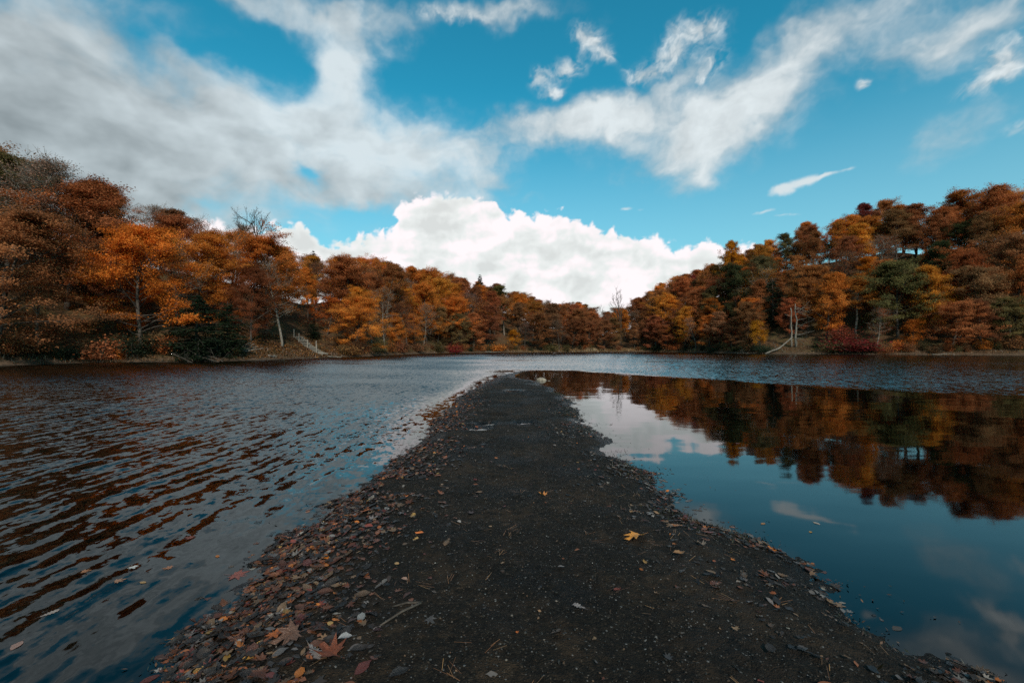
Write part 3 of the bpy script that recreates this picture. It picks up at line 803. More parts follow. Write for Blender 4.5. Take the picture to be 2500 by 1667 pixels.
def wood_tree(th, r, zone):
    x, y = r * math.sin(RAD(th)), r * math.cos(RAD(th)); z = float(ground_z(x, y))
    hn = hill_name(th); cols, pr = CH[hn]; tint = cols[trng.choice(len(cols), p=pr)]
    if th < -36 and tint in ('orange', 'gold') and trng.rand() < .7: tint = ('brown', 'umber', 'grey', 'olive')[trng.randint(4)]
    cap = CAM_H + r * float(top_tan(th)) - z
    if zone == 2: hgt = cap * trng.uniform(.80, 1.07)
    elif zone == 1: hgt = min(trng.uniform(8.5, 16.0), cap * .98)
    else: hgt = min(trng.uniform(7.0, 12.0), cap * .95)
    hgt = max(hgt, 3.5)
    u = trng.rand()
    if tint == 'green':
        proto = P_CON[trng.randint(3)]; nm, kind_ = 'pine_tree', 'pine'
    elif tint == 'grey' or u < (.20 if th < -12 else .11):
        proto = P_THIN[trng.randint(3)]; nm, kind_ = 'thin_tree', 'sparse tree'
    elif zone == 0: proto = P_FULL[trng.randint(5)]; nm, kind_ = ('maple_tree', 'maple') if tint in ('orange', 'gold', 'red') else ('oak_tree', 'oak')
    else: proto = (P_FULL + P_TALL[:1 if zone == 2 else 3])[trng.randint(6 if zone == 2 else 8)]; nm, kind_ = ('maple_tree', 'maple') if tint in ('orange', 'gold', 'red') else ('oak_tree', 'oak')
    if r < 78 and nm in ('oak_tree', 'maple_tree'): proto = P_NEAR[trng.randint(3)]
    size_ = 'tall ' if hgt > 11.5 else ('short ' if hgt < 8 else '')
    lab = f'{size_}{ADJ[tint]} {kind_} {where(th, zone)}'
    place(proto, nm, (x, y, z - .05), hgt, tint, lab, 'tree', f'{size_}{ADJ[tint]} {kind_}s {where(th, zone)}', trng.uniform(.85, 1.35))

def free(x, y, d):
    return all((x - a) ** 2 + (y - b) ** 2 > d * d for a, b in PLACED)
def row(back, gap, zone, th0=-54, th1=54, jit=1.5, mind=3.0):
    th = th0
    while th < th1:
        r = float(shore_r(th)) + back * (float(ridge_w(th)) if zone == 2 else 1) + trng.normal() * jit
        # advance along the shore by the gap
        r2 = float(shore_r(th + .3)); r1 = float(shore_r(th)); seg = math.hypot(r1 * RAD(.3), r2 - r1) / .3
        x, y = r * math.sin(RAD(th)), r * math.cos(RAD(th))
        ppx = CX + FPX * x / y
        clear = zone < 2 and 585 < ppx < 840 and r - float(shore_r(th)) < 11.5      # open bank round the steps
        clear = clear or (zone < 2 and 1885 < ppx < 2000 and r - float(shore_r(th)) < 6.5)
        if not clear and free(x, y, mind): wood_tree(th, r, zone)
        th += gap * trng.uniform(.75, 1.25) / seg
row(3.4, 5.0, 0, jit=.8, mind=3.2)
row(8.0, 5.4, 1)
row(13.5, 5.8, 1)
row(19.5, 6.2, 1)
row(26, 6.6, 1)
row(33, 7.0, 1)
row(.88, 5.2, 2, mind=2.5)
row(1.06, 5.6, 2, mind=2.5)
row(1.22, 6.5, 2, mind=2.5)
# saplings filling the ridge
th = -54.0
while th < 54:
    r = float(shore_r(th)) + float(ridge_w(th)) * trng.uniform(.92, 1.06); x, y = r * math.sin(RAD(th)), r * math.cos(RAD(th))
    hn = hill_name(th); tint = ['rust', 'umber', 'brown', 'olive'][trng.randint(4)]
    place(P_SMALL[trng.randint(3)], 'sapling', (x, y, float(ground_z(x, y)) - .1), trng.uniform(4.0, 6.0) * (1.45 if th > 18 else 1.1), tint, f'{ADJ[tint]} sapling {where(th, 2)}', 'tree', f'{ADJ[tint]} saplings {where(th, 2)}', 1.3)
    th += math.degrees((2.7 if th > 18 else 3.8) / r) * trng.uniform(.8, 1.2)
print('TREES', len(PLACED))
# --- shrubs along the bank
sh_n = 0
th = -53.0
while th < 53:
    r = float(shore_r(th)) + trng.uniform(1.2, 3.0)
    x, y = r * math.sin(RAD(th)), r * math.cos(RAD(th))
    px = CX + FPX * x / y
    hn = hill_name(th)
    if not (590 < px < 835) and not (1245 < px < 1640 and trng.rand() < .6) and not (1880 < px < 1990):
        tint = ['rust', 'umber', 'olive', 'brown', 'green', 'orange'][trng.choice(6, p=[.10, .16, .28, .16, .24, .06])]  # weighted to dark tints: shade under the waterside trees put into the colour
        place(P_SHRUB[trng.randint(3)], 'shrub', (x, y, float(ground_z(x, y)) - .05), trng.uniform(1.2, 2.8), tint,
              f'{ADJ[tint]} shrub {where(th, 0)}', 'shrub', f'{ADJ[tint]} shrubs {where(th, 0)}', trng.uniform(.9, 1.4), parts=('stem', 'foliage'))
        sh_n += 1
    th += trng.uniform(.55, 1.3)
print('SHRUBS', sh_n)

# ------------------------------------------------------------------ reeds and dead grass along the banks (uncountable)
def blades_mesh(name, P, hgt, wid, rng, tints, mat, lean=.25, tri=True):
    n = len(P); a = rng.rand(n) * 6.283
    d = np.stack([np.cos(a), np.sin(a), np.zeros(n)], -1) * wid[:, None] * .5
    tip = P + np.stack([rng.normal(size=n) * lean * hgt, rng.normal(size=n) * lean * hgt, hgt], -1)
    V = np.stack([P - d, P + d, tip], 1).reshape(-1, 3); F = np.arange(3 * n).reshape(-1, 3)
    T = np.repeat(tints, 3, 0); v = np.repeat(rng.rand(n), 3)
    return quads_mesh(name, V, F, mat, [('tint', T), ('var', v)])
def pick(rng, cols, n, jit=.2):
    c = np.array(cols)[rng.randint(0, len(cols), n)]
    return np.clip(c * (1 + rng.normal(size=(n, 1)) * jit), .003, 1)
rg = np.random.RandomState(5)
def bank_points(n, th0, th1, s0, s1):
    th = rg.uniform(th0, th1, n); r = shore_r(th) + rg.uniform(s0, s1, n)
    x, y = r * np.sin(np.radians(th)), r * np.cos(np.radians(th)); z = ground_z(x, y)
    k = z > -.05
    return np.stack([x, y, z], -1)[k]
P = bank_points(9000, -1, 22, .2, 4.5)
o = linkmesh('marsh_grass', blades_mesh('marsh_grass', P, rg.uniform(.3, .75, len(P)), rg.uniform(.03, .07, len(P)), rg,
             pick(rg, [(.20, .10, .045), (.26, .15, .06), (.13, .075, .03)], len(P)), M_LITTER))
tag(o, 'tan dead grass along the flat shore at the head of the lake', kind='stuff')
P = np.concatenate([bank_points(9000, -52, -3, .3, 4.0), bank_points(8000, 22, 52, .3, 4.5)])
o = linkmesh('bank_grass', blades_mesh('bank_grass', P, rg.uniform(.12, .45, len(P)), rg.uniform(.03, .07, len(P)), rg,
             pick(rg, [(.10, .046, .020), (.13, .070, .028), (.05, .036, .014), (.15, .058, .018)], len(P)), M_LITTER))
tag(o, 'low brown grass and weeds on the lake banks', kind='stuff')
# leaf litter on the open bank by the steps and along the shores
P = np.concatenate([bank_points(7000, -32, -20, .4, 12), bank_points(14000, -52, 52, .3, 7)])
V, F = leaf_quads(P + [0, 0, .04], rg.normal(size=P.shape) * .35 + [0, 0, 1], rg.uniform(.12, .3, len(P)), rg)
o = linkmesh('woodland_litter', quads_mesh('woodland_litter', V, F, M_LITTER, [('tint', np.repeat(pick(rg, [(.20, .075, .022), (.13, .055, .022), (.28, .11, .02), (.09, .045, .022)], len(P)), 4, 0)), ('var', np.repeat(rg.rand(len(P)), 4))]))
tag(o, 'fallen leaves covering the wooded banks', kind='stuff')
for px, hh in ((1434, 1.5), (1449, 1.2)):
    loc = at(px, shore_depth(px) + 2.0); n = 260; rr = np.abs(rg.normal(size=n)) * .5; aa = rg.rand(n) * 6.283
    P = np.stack([rr * np.cos(aa), rr * np.sin(aa), np.full(n, -.05)], -1)
    me = blades_mesh('reed_clump', P, rg.uniform(.5, 1.0, n) * hh, rg.uniform(.03, .06, n), rg, pick(rg, [(.42, .30, .18), (.34, .23, .13)], n), M_LITTER, .16)
    o = linkmesh('reed_clump', me); o.location = loc
    tag(o, 'taller pale tan reed clump in the marsh' if hh > 1.3 else 'shorter pale tan reed clump in the marsh', 'reeds', 'pale reed clumps in the marsh')

# ------------------------------------------------------------------ wooden steps up the bank
def box(mb, c, sx, sy, sz, rz=0.0, rx=0.0, bev=.012):
    x, y, z = sx / 2, sy / 2, sz / 2; b = min(bev, z * .6)
    prof = [(-x, -y + b, -z + b), (-x, y - b, -z + b)]
    v = []
    for zz, ins in ((-z, b), (-z + b, 0), (z - b, 0), (z, b)):
        v += [(-x + ins, -y + ins, zz), (x - ins, -y + ins, zz), (x - ins, y - ins, zz), (-x + ins, y - ins, zz)]
    f = [(3, 2, 1, 0), (12, 13, 14, 15)]
    for k in range(3):
        for j in range(4):
            f.append((k * 4 + j, k * 4 + (j + 1) % 4, k * 4 + 4 + (j + 1) % 4, k * 4 + 4 + j))
    v = np.array(v, float)
    cr, sr = math.cos(rx), math.sin(rx); v = v @ np.array([[1, 0, 0], [0, cr, sr], [0, -sr, cr]])
    c_, s_ = math.cos(rz), math.sin(rz); v = v @ np.array([[c_, s_, 0], [-s_, c_, 0], [0, 0, 1]])
    mb.add(v + np.asarray(c, float), f)

p0 = np.array(at(792, shore_depth(792) + 1.6)); p1 = np.array(at(727, shore_depth(727) + 11.0))
st = empty('wooden_steps', tuple(p0)); tag(st, 'pale weathered wooden steps climbing the open bank', 'steps')
nst = 15; dirv = p1 - p0; run = math.hypot(dirv[0], dirv[1]); ang = math.atan2(dirv[1], dirv[0])
mb = MB(); box(mb, (0, 0, 0), .42, 1.25, .10); tread = mb.mesh('tread', M_WOOD, False)
for i in range(nst):
    t = (i + .5) / nst; q = dirv * t
    gz = float(ground_z(p0[0] + q[0], p0[1] + q[1])) - p0[2]
    o = linkmesh('tread', tread, st); o.location = (q[0], q[1], max(gz, 0) + .16 + .05 * i / nst); o.rotation_euler = (0, 0, ang + trng.normal() * .02)
mb = MB(); box(mb, (0, 0, .5), .10, .10, 1.35); postm = mb.mesh('post', M_WOOD, False)
for t, sd_ in ((.12, 1), (.45, 1), (.45, -1), (.78, 1), (.98, 1)):
    q = dirv * t; nx, ny = -math.sin(ang) * .66 * sd_, math.cos(ang) * .66 * sd_
    x, y = p0[0] + q[0] + nx, p0[1] + q[1] + ny
    o = linkmesh('post', postm, st); o.location = (q[0] + nx, q[1] + ny, float(ground_z(x, y)) - p0[2] + .1)
for sd_ in (-1, 1):      # stringers under the treads
    mb = MB(); nx, ny = -math.sin(ang) * .5 * sd_, math.cos(ang) * .5 * sd_
    pts = [(dirv[0] * t + nx, dirv[1] * t + ny, max(float(ground_z(p0[0] + dirv[0] * t, p0[1] + dirv[1] * t)) - p0[2], 0) + .05 + .05 * t) for t in np.linspace(.01, .99, 9)]
    mb.tube(pts, [.06] * 9, 4); linkmesh('stringer', mb.mesh('stringer', M_WOOD, False), st)

# ------------------------------------------------------------------ dead wood
def branchy(name, mat, main, r0, r1, nside, slen, seed, label, cat, up=.2, side_dir=None, base=None, tw=True, n=7):
    rng = np.random.RandomState(seed); main = np.array(main, float)
    org = main[0].copy() if base is None else np.array(base, float); M = main - org
    k = np.linspace(0, len(M) - 1, 9); P = np.stack([np.interp(k, np.arange(len(M)), M[:, c]) for c in range(3)], -1)
    P[1:-1] += rng.normal(size=(7, 3)) * r0 * .35
    root = empty(name, tuple(org)); mb = MB(); mb.tube(P, np.linspace(r0, r1, 9), n)
    linkmesh('stem', mb.mesh('stem', mat), root)
    L = np.linalg.norm(P[-1] - P[0])
    for i in range(nside):
        t = rng.uniform(.2, .98) * 8; i0 = min(int(t), 7); q = P[i0] + (P[i0 + 1] - P[i0]) * (t - i0)
        d = (P[i0 + 1] - P[i0]); d /= np.linalg.norm(d)
        sdv = rng.normal(size=3) if side_dir is None else np.array(side_dir) + rng.normal(size=3) * .35
        dd = d * .5 + sdv / np.linalg.norm(sdv) * .9 + np.array([0, 0, up])
        B = curve_pts(q, dd, slen * rng.uniform(.5, 1.1), 5, rng, .14, -.02)
        mb = MB(); mb.tube(B, np.linspace(max(.022, r0 * .22), .010, 6), 4)
        if tw:
            for w in range(4):
                T_ = curve_pts(B[rng.randint(2, 5)], dd + rng.normal(size=3) * .7, slen * .35, 3, rng, .2); mb.tube(T_, [.014, .012, .009, .006], 3, cap=False)
        linkmesh('branch', mb.mesh('branch', mat), root)
    tag(root, label, cat); return root

sn = at(1943, shore_depth(1943) + 3.2); hs = top_h(742, sn)
branchy('dead_snag', M_DEAD, [(sn[0], sn[1], sn[2] - .3), (sn[0] + .1, sn[1], sn[2] + hs * .5), (sn[0] - .05, sn[1], sn[2] + hs)], .27, .07, 14, 4.0, 21,
        'tall bleached dead snag with drooping bare side branches by the water', 'dead tree', -.25, (.8, -.35, -.15))
s2 = at(1932, shore_depth(1932) + 3.4)
branchy('bare_dead_tree', M_PALE, [(s2[0], s2[1], s2[2] - .3), (s2[0], s2[1], s2[2] + 4.5), (s2[0] - .1, s2[1], s2[2] + 8.5)], .20, .09, 3, 1.6, 22,
        'pale bare trunk standing beside the tall bleached snag', 'dead tree', 0)
a0 = at(1935, shore_depth(1935) + 2.6); a1 = np.array(at(1868, shore_depth(1868) - .8)); a1[2] = .05
branchy('fallen_log', M_DEAD, [(a0[0], a0[1], a0[2] + 2.5), (a0[0] * .5 + a1[0] * .5, (a0[1] + a1[1]) / 2, 1.25), tuple(a1)], .13, .20, 5, 2.4, 23,
        'bleached fallen log sloping from the snag into the water', 'log', .25)
b0 = at(2275, shore_depth(2275) + .6); b1 = at(2332, shore_depth(2332) + .8)
branchy('driftwood_log', M_DEAD, [(b0[0], b0[1], b0[2] + .10), (b1[0], b1[1], b1[2] + .14)], .11, .07, 2, .8, 24, 'thin pale driftwood log on the bank past the red shrubs', 'log', .2)
b0 = at(1790, shore_depth(1790) - .5); b1 = at(1845, shore_depth(1845) + .2)
branchy('driftwood_branch', M_DEAD, [(b0[0], b0[1], .06), (b1[0], b1[1], b1[2] + .14)], .07, .04, 5, 1.6, 25, 'bare pale driftwood branches at the waterline before the golden tree', 'branch', .3)
b0 = at(655, shore_depth(655) + .7); b1 = at(675, shore_depth(675) + .8)
branchy('driftwood_log', M_DEAD, [(b0[0], b0[1], b0[2] + .13), (b1[0], b1[1], b1[2] + .13)], .13, .12, 0, 1, 26, 'short pale log lying on the open bank below the birch', 'log')
b0 = at(800, shore_depth(800) + .5); b1 = at(834, shore_depth(834) - 3.0)
branchy('driftwood_log', M_DEAD, [(b0[0], b0[1], b0[2] + .12), (b1[0], b1[1], .06)], .10, .06, 4, 1.4, 27, 'pale driftwood log reaching into the water below the steps', 'log', .15)
b0 = at(1185, shore_depth(1185) + .3); b1 = at(1225, shore_depth(1225) - .6)
branchy('driftwood_log', M_DEAD, [(b0[0], b0[1], b0[2] + .15), (b1[0], b1[1], .12)], .12, .06, 3, 1.6, 28, 'bleached log on the mud at the foot of the long wooded slope', 'log', .2)
for i, (xa, ya, xb, yb, lab) in enumerate([(450, 1.2, 535, -2.2, 'long bare grey branch fallen into the water beneath the hemlocks'),
                                           (420, .3, 470, -2.6, 'small forked grey branch in the water beside the hemlocks'),
                                           (500, .8, 545, -1.4, 'curved bare branch at the waterline under the broad hemlock')]):
    c0 = at(xa, shore_depth(xa) + ya); c1 = at(xb, shore_depth(xb) + yb)
    branchy('fallen_branch', M_BARK, [(c0[0], c0[1], c0[2] + 1.1 - .3 * i), ((c0[0] + c1[0]) / 2, (c0[1] + c1[1]) / 2, .45), (c1[0], c1[1], .0)], .06, .04, 6, 1.5, 30 + i, lab, 'branch', .25)
# brush pile on the open bank
bp = at(597, shore_depth(597) + 2.0); root = empty('brush_pile', bp); tag(root, 'heap of broken grey sticks on the open bank beside the hemlocks', 'stick pile')
for i in range(14):
    a = trng.uniform(-.5, .9); L = trng.uniform(1.2, 2.6); o_ = trng.normal(size=2) * .35
    mb = MB(); mb.tube(curve_pts((o_[0] - L / 2 * math.cos(a), o_[1] - L / 2 * math.sin(a) * .4, .05 + trng.rand() * .3), (math.cos(a), math.sin(a) * .4, trng.uniform(.1, .5)), L, 4, trng, .06), np.linspace(.07, .03, 5) * trng.uniform(.5, 1.2), 5)
    linkmesh('stick', mb.mesh('stick', M_PALE), root)
# drift line floating far out
fx0 = (1575 - CX) / FPX * 46
mb = MB(); rr_ = np.random.RandomState(3)
root = empty('floating_branch', (fx0, 46, 0)); tag(root, 'thin dark branch floating far out on the rippled water', 'branch')
mb.tube([(0, 0, 0.02), (1.2, .1, .05), (2.6, .5, .02), (4.2, .9, .04)], [.03, .04, .035, .02], 5); linkmesh('stem', mb.mesh('stem', M_BARK), root)
for i in range(7):
    mb = MB(); q = (rr_.uniform(0, 4), rr_.uniform(0, .9), .02); mb.tube(curve_pts(q, (rr_.normal(), rr_.normal(), .25), .6, 3, rr_, .2), [.02, .016, .012, .008], 4)
    linkmesh('twig', mb.mesh('twig', M_BARK), root)

# ------------------------------------------------------------------ stones
def stone_mesh(name, seed, s=(1, 1, .6), sub=3, mat=None):
    import bmesh
    rng = np.random.RandomState(seed); bm = bmesh.new(); bmesh.ops.create_icosphere(bm, subdivisions=sub, radius=1)
    pl = rng.normal(size=(9, 3)); pl /= np.linalg.norm(pl, axis=1)[:, None]; dd = rng.uniform(.62, .95, 9)
    for v in bm.verts:
        c = np.array(v.co)
        for n_, d_ in zip(pl, dd):
            k = c @ n_ - d_
            if k > 0: c = c - n_ * k * .85
        c = c * (1 + .04 * math.sin(7 * c[0] + 3 * c[1]) + .03 * math.sin(11 * c[2] + 5 * c[0])); v.co = c * np.array(s)
    me = bpy.data.meshes.new(name); bm.to_mesh(me); bm.free()
    me.materials.append(mat or M_ROCK); me.polygons.foreach_set('use_smooth', np.ones(len(me.polygons), bool)); return me
yr_ = 20.4; xr_ = (1322 - CX) / FPX * yr_
o = linkmesh('rock', stone_mesh('rock', 3, (.24, .17, .13))); o.location = (xr_, yr_, float(spit_z(xr_, yr_)) + .06); o.rotation_euler = (.1, .05, .4)
tag(o, 'pale tan rock at the tip of the spit', 'rock')
o = linkmesh('rock', stone_mesh('rock', 4, (.11, .09, .07))); o.location = (xr_ + .33, yr_ - .2, float(spit_z(xr_ + .33, yr_ - .2)) + .03)
tag(o, 'small dark stone beside the pale tan rock on the spit', 'rock')

# loose gravel: far too many to count
rg = np.random.RandomState(77)
def spit_scatter(n, y0, y1, fx):
    y = y0 * (y1 / y0) ** rg.rand(n); l, r = edge_l(y), edge_r(y)
    x = fx(l, r, n); return x, y
def gravel(n):
    y = np.concatenate([rg.uniform(1.5, 5, n * 6 // 10), rg.uniform(5, 13, n - n * 6 // 10)])
    l, r = edge_l(y), edge_r(y); x = l - .1 + rg.rand(n) * (r - l + .3)
    z = spit_z(x, y); s = np.exp(rg.normal(size=n) * .45) * .0032; s = np.clip(s, .0018, .0095)
    oc = np.array([(1, 0, 0), (-1, 0, 0), (0, 1, 0), (0, -1, 0), (0, 0, 1), (0, 0, -1)], float)
    fc_ = np.array([(0, 2, 4), (2, 1, 4), (1, 3, 4), (3, 0, 4), (2, 0, 5), (1, 2, 5), (3, 1, 5), (0, 3, 5)])
    a = rg.rand(n) * 6.283; sc = np.stack([s * rg.uniform(.8, 1.6, n), s, s * rg.uniform(.5, .9, n)], -1)
    V = oc[None] * sc[:, None, :] * rg.uniform(.7, 1.25, (n, 6, 1))
    c_, s_ = np.cos(a)[:, None], np.sin(a)[:, None]
    V = np.stack([V[..., 0] * c_ - V[..., 1] * s_, V[..., 0] * s_ + V[..., 1] * c_, V[..., 2]], -1) + np.stack([x, y, z + s * .3], -1)[:, None, :]
    F = (fc_[None] + 6 * np.arange(n)[:, None, None]).reshape(-1, 3)
    cols = np.array([(.011, .010, .008), (.020, .017, .014), (.032, .026, .021), (.05, .032, .020), (.10, .055, .030), (.28, .25, .22), (.12, .095, .075)])
    T = cols[rg.choice(7, n, p=[.40, .30, .17, .08, .034, .004, .012])] * (1 + rg.normal(size=(n, 1)) * .15)
    return quads_mesh('gravel', V.reshape(-1, 3), F, M_GRAVEL, [('tint', np.repeat(T, 6, 0))])
tag(linkmesh('gravel', gravel(24000)), 'fine dark gravel with pale grains over the spit', kind='stuff')

# ------------------------------------------------------------------ fallen leaves
def outline(kind):
    if kind == 'maple':
        pts = []
        lob = [(-90, .40), (-62, .22), (-38, .55), (-22, .40), (0, .78), (8, .60), (24, .46), (42, .92), (50, .66), (66, .42), (78, .78), (90, 1.05)]
        right = [(math.cos(RAD(a)) * r, math.sin(RAD(a)) * r) for a, r in lob]
        right[0] = (0, -.30)
        return [(x * .52, y * .55) for x, y in right] + [(-x * .52, y * .55) for x, y in right[-2:0:-1]]
    if kind == 'oak':
        ys_ = np.linspace(-.5, .5, 12); w = [.02, .10, .07, .17, .10, .24, .13, .27, .15, .22, .12, .0]
        r = list(zip(w, ys_)); return r + [(-a, b) for a, b in r[-2:0:-1]]
    ys_ = np.linspace(-.5, .5, 8); w = [0, .13, .22, .27, .26, .2, .1, 0]
    r = list(zip(w, ys_)); return r + [(-a, b) for a, b in r[-2:0:-1]]
def leaf_proto(kind, seed):
    """unit-length leaf: outline, inner ring and midrib centre, curled and crinkled"""
    rng = np.random.RandomState(seed); o_ = np.array(outline(kind)); n = len(o_)
    o_ = o_ * (1 + rng.normal(size=(n, 1)) * .05)
    inner = o_ * .52; P2 = np.concatenate([[[0, 0]], inner, o_])
    r = np.linalg.norm(P2, axis=1)
    k1, k2, k3 = rng.uniform(-.3, .9), rng.uniform(-.4, .8), rng.uniform(.06, .16)
    z = k1 * P2[:, 0] ** 2 * 1.4 + k2 * P2[:, 1] ** 2 + rng.uniform(.05, .3) * np.abs(P2[:, 0]) + k3 * np.sin(9 * P2[:, 1] + rng.rand() * 6) * r + rng.normal(size=len(P2)) * .02 * r
    V = np.concatenate([P2, (z - z.min() * .6)[:, None]], 1)
    F = [(0, 1 + i, 1 + (i + 1) % n) for i in range(n)]
    for i in range(n):
        a, b = 1 + i, 1 + (i + 1) % n; c_, d_ = a + n, b + n; F += [(a, c_, d_), (a, d_, b)]
    return V, np.array(F)
LP = [leaf_proto(k, 800 + i) for i, k in enumerate(['maple', 'maple', 'oak', 'oval', 'oval', 'maple', 'oak', 'oval'])]
def stem(mb_V, mb_F): return mb_V, mb_F
LM = []
for i, (V, F) in enumerate(LP):
    # a thin stalk joins the blade at its base
    me = bpy.data.meshes.new('fallen_leaf'); b = V[:, 1].min()
    sv = np.array([(-.012, b + .03, .01), (.012, b + .03, .01), (.008, b - .28, .05), (-.008, b - .28, .05)]); nv = len(V)
    me.from_pydata(np.concatenate([V, sv]).tolist(), [], F.tolist() + [(nv, nv + 1, nv + 2, nv + 3)]); me.update()
    me.polygons.foreach_set('use_smooth', np.ones(len(me.polygons), bool)); me.materials.append(M_FALLEN); LM.append(me)

LEAFC = {'dark brown': [(.022, .014, .010), (.035, .021, .014), (.016, .011, .009)], 'russet': [(.095, .030, .012), (.13, .042, .016), (.075, .023, .011)],
         'orange': [(.34, .10, .015), (.28, .07, .013)], 'pale grey': [(.12, .095, .085), (.17, .14, .12), (.08, .066, .06)], 'tan': [(.14, .078, .040), (.10, .056, .030)],
         'yellow': [(.32, .17, .045)], 'red': [(.10, .022, .015)]}
def norm_at(x, y, e=.03):
    gx = (spit_z(x + e, y) - spit_z(x - e, y)) / (2 * e); gy = (spit_z(x, y + e) - spit_z(x, y - e)) / (2 * e)
    n_ = np.stack([-gx, -gy, np.ones_like(gx)], -1); return n_ / np.linalg.norm(n_, axis=-1)[..., None]
lr = np.random.RandomState(99)
def rotm(nrm, a):
    t = np.stack([np.cos(a), np.sin(a), np.zeros_like(a)], -1); t -= nrm * np.sum(t * nrm, -1)[:, None]; t /= np.linalg.norm(t, axis=-1)[:, None]
    b = np.cross(nrm, t); return np.stack([t, b, nrm], -1)       # columns
def one_leaf(x, y, size, colour, proto, label, rz=None, z=None, tilt=.15, group=None, name='fallen_leaf', lift=.004):
    zz = float(spit_z(x, y)) if z is None else z
    if z is None: zz = max(zz, -.002)
    o = linkmesh(name, LM[proto]); o.location = (x, y, zz + (lift if z is None else .001)); o.scale = (size, size, size * (1.0 if z is None else .12))
    o.rotation_euler = (lr.normal() * tilt, lr.normal() * tilt, lr.rand() * 6.283 if rz is None else rz)
    o.color = (*colour, 1); tag(o, label, 'leaf', group); return o
def on_spit(px, py):
    d = CAM_H * FPX / (py - HOR); d = (CAM_H - .10) * FPX / (py - HOR); return (px - CX) / FPX * d, d
# those one can single out
for px, py, sz, colr, pr, lab, rz in [
    (1555, 1312, .215, (.72, .27, .035), 0, 'large bright orange maple leaf lying on the bare gravel', 2.0),
    (1327, 1214, .125, (.62, .22, .05), 5, 'small orange maple leaf alone in the middle of the spit', .7),
    (815, 1600, .19, (.16, .040, .014), 1, 'big dark red-brown maple leaf at the edge of the leaf drift', 1.0),
    (1165, 1175, .10, (.11, .022, .014), 1, 'dark red crumpled maple leaf in the middle of the spit', 2.5),
    (720, 1550, .19, (.13, .060, .035), 0, 'curled brown maple leaf above the big red-brown one', 2.2),
    (970, 1383, .05, (.42, .24, .10), 3, 'small pale yellow oval leaf on the gravel', .4),
    (988, 1425, .055, (.30, .17, .12), 4, 'small pinkish oval leaf below the pale yellow one', 1.2),
    (845, 1567, .07, (.28, .26, .25), 4, 'pale grey oval leaf beside the big red-brown maple leaf', 1.9),
    (885, 1520, .075, (.20, .19, .18), 3, 'grey oval leaf standing apart from the drift', .2),
    (1505, 1465, .05, (.13, .028, .016), 3, 'small dark red oval leaf on the bare gravel', 1.9),
    (1410, 1505, .08, (.26, .21, .19), 2, 'pale crumpled oak leaf low on the bare gravel', .9),
    (1650, 1282, .09, (.34, .16, .08), 6, 'pale orange curled leaf near the calm waterline', 1.2),
    (1655, 1358, .085, (.24, .12, .05), 3, 'tan leaf on the gravel past the large orange maple leaf', 1.5),
    (1712, 1340, .10, (.28, .19, .13), 5, 'pale pointed maple leaf in the drift beside the calm water', .2),
    (1120, 1345 - 60, .06, (.36, .30, .26), 4, 'whitish leaf lying on the bare gravel', .8)]:
    x, y = on_spit(px, py); one_leaf(x, y, sz, colr, pr, lab, rz, tilt=.10, lift=.012)
# leaves floating or lying under water, one by one
for px, py, sz, colr, pr, lab, dz_ in [
    (2170, 1437, .16, (.26, .07, .05), 4, 'pinkish leaf sunk in the calm shallow water', -.03), (2260, 1480, .15, (.20, .05, .03), 3, 'thin reddish leaf sunk beside the pinkish one', -.04),
    (1990, 1275, .07, (.36, .28, .22), 4, 'pale leaf floating on the calm water', .004), (1975, 1296, .045, (.40, .22, .06), 3, 'small yellow leaf floating beside the pale one', .004),
    (1860, 1276, .06, (.34, .16, .06), 3, 'narrow orange leaf floating by the calm waterline', .004),
    (330, 1380, .08, (.55, .50, .45), 1, 'white upturned leaf floating on the rippled water', .006), (420, 1382, .085, (.36, .15, .08), 0, 'orange maple leaf floating near the white one', .004),
    (355, 1418, .05, (.42, .24, .10), 3, 'small yellow leaf floating near the white one', .004), (292, 1415, .09, (.34, .17, .10), 0, 'tan maple leaf floating on the rippled water', .003),
    (130, 1492, .08, (.34, .26, .22), 6, 'pale oak leaf floating on the rippled water', .004), (50, 1570, .08, (.32, .18, .14), 4, 'pink leaf floating in the near rippled water', .002),
    (210, 1392, .08, (.34, .14, .06), 5, 'dull orange leaf floating among the ripples', .004), (535, 1355, .05, (.44, .14, .03), 3, 'bright orange leaf floating by the leaf drift', .004),
    (220, 1640, .22, (.24, .065, .03), 1, 'large submerged red-brown leaf at the edge of the drift', -.02), (300, 1655, .22, (.22, .06, .03), 0, 'submerged brown leaf beside the large red-brown one', -.02),
    (470, 1310, .10, (.20, .06, .04), 1, 'dark red leaf awash beside the drift', .0), (580, 1400, .18, (.24, .07, .05), 0, 'broad pink leaf awash at the drift edge', .0),
    (455, 1550, .11, (.46, .19, .03), 6, 'yellow oak leaf at the waterline of the drift', .006), (1800, 1052 + 30, .10, (.14, .03, .02), 5, 'dark red leaf stranded at the calm edge', .01)]:
    d = CAM_H * FPX / (py - HOR); one_leaf((px - CX) / FPX * d, d, sz, colr, pr, lab, None, z=min(dz_, .0005), tilt=.01)

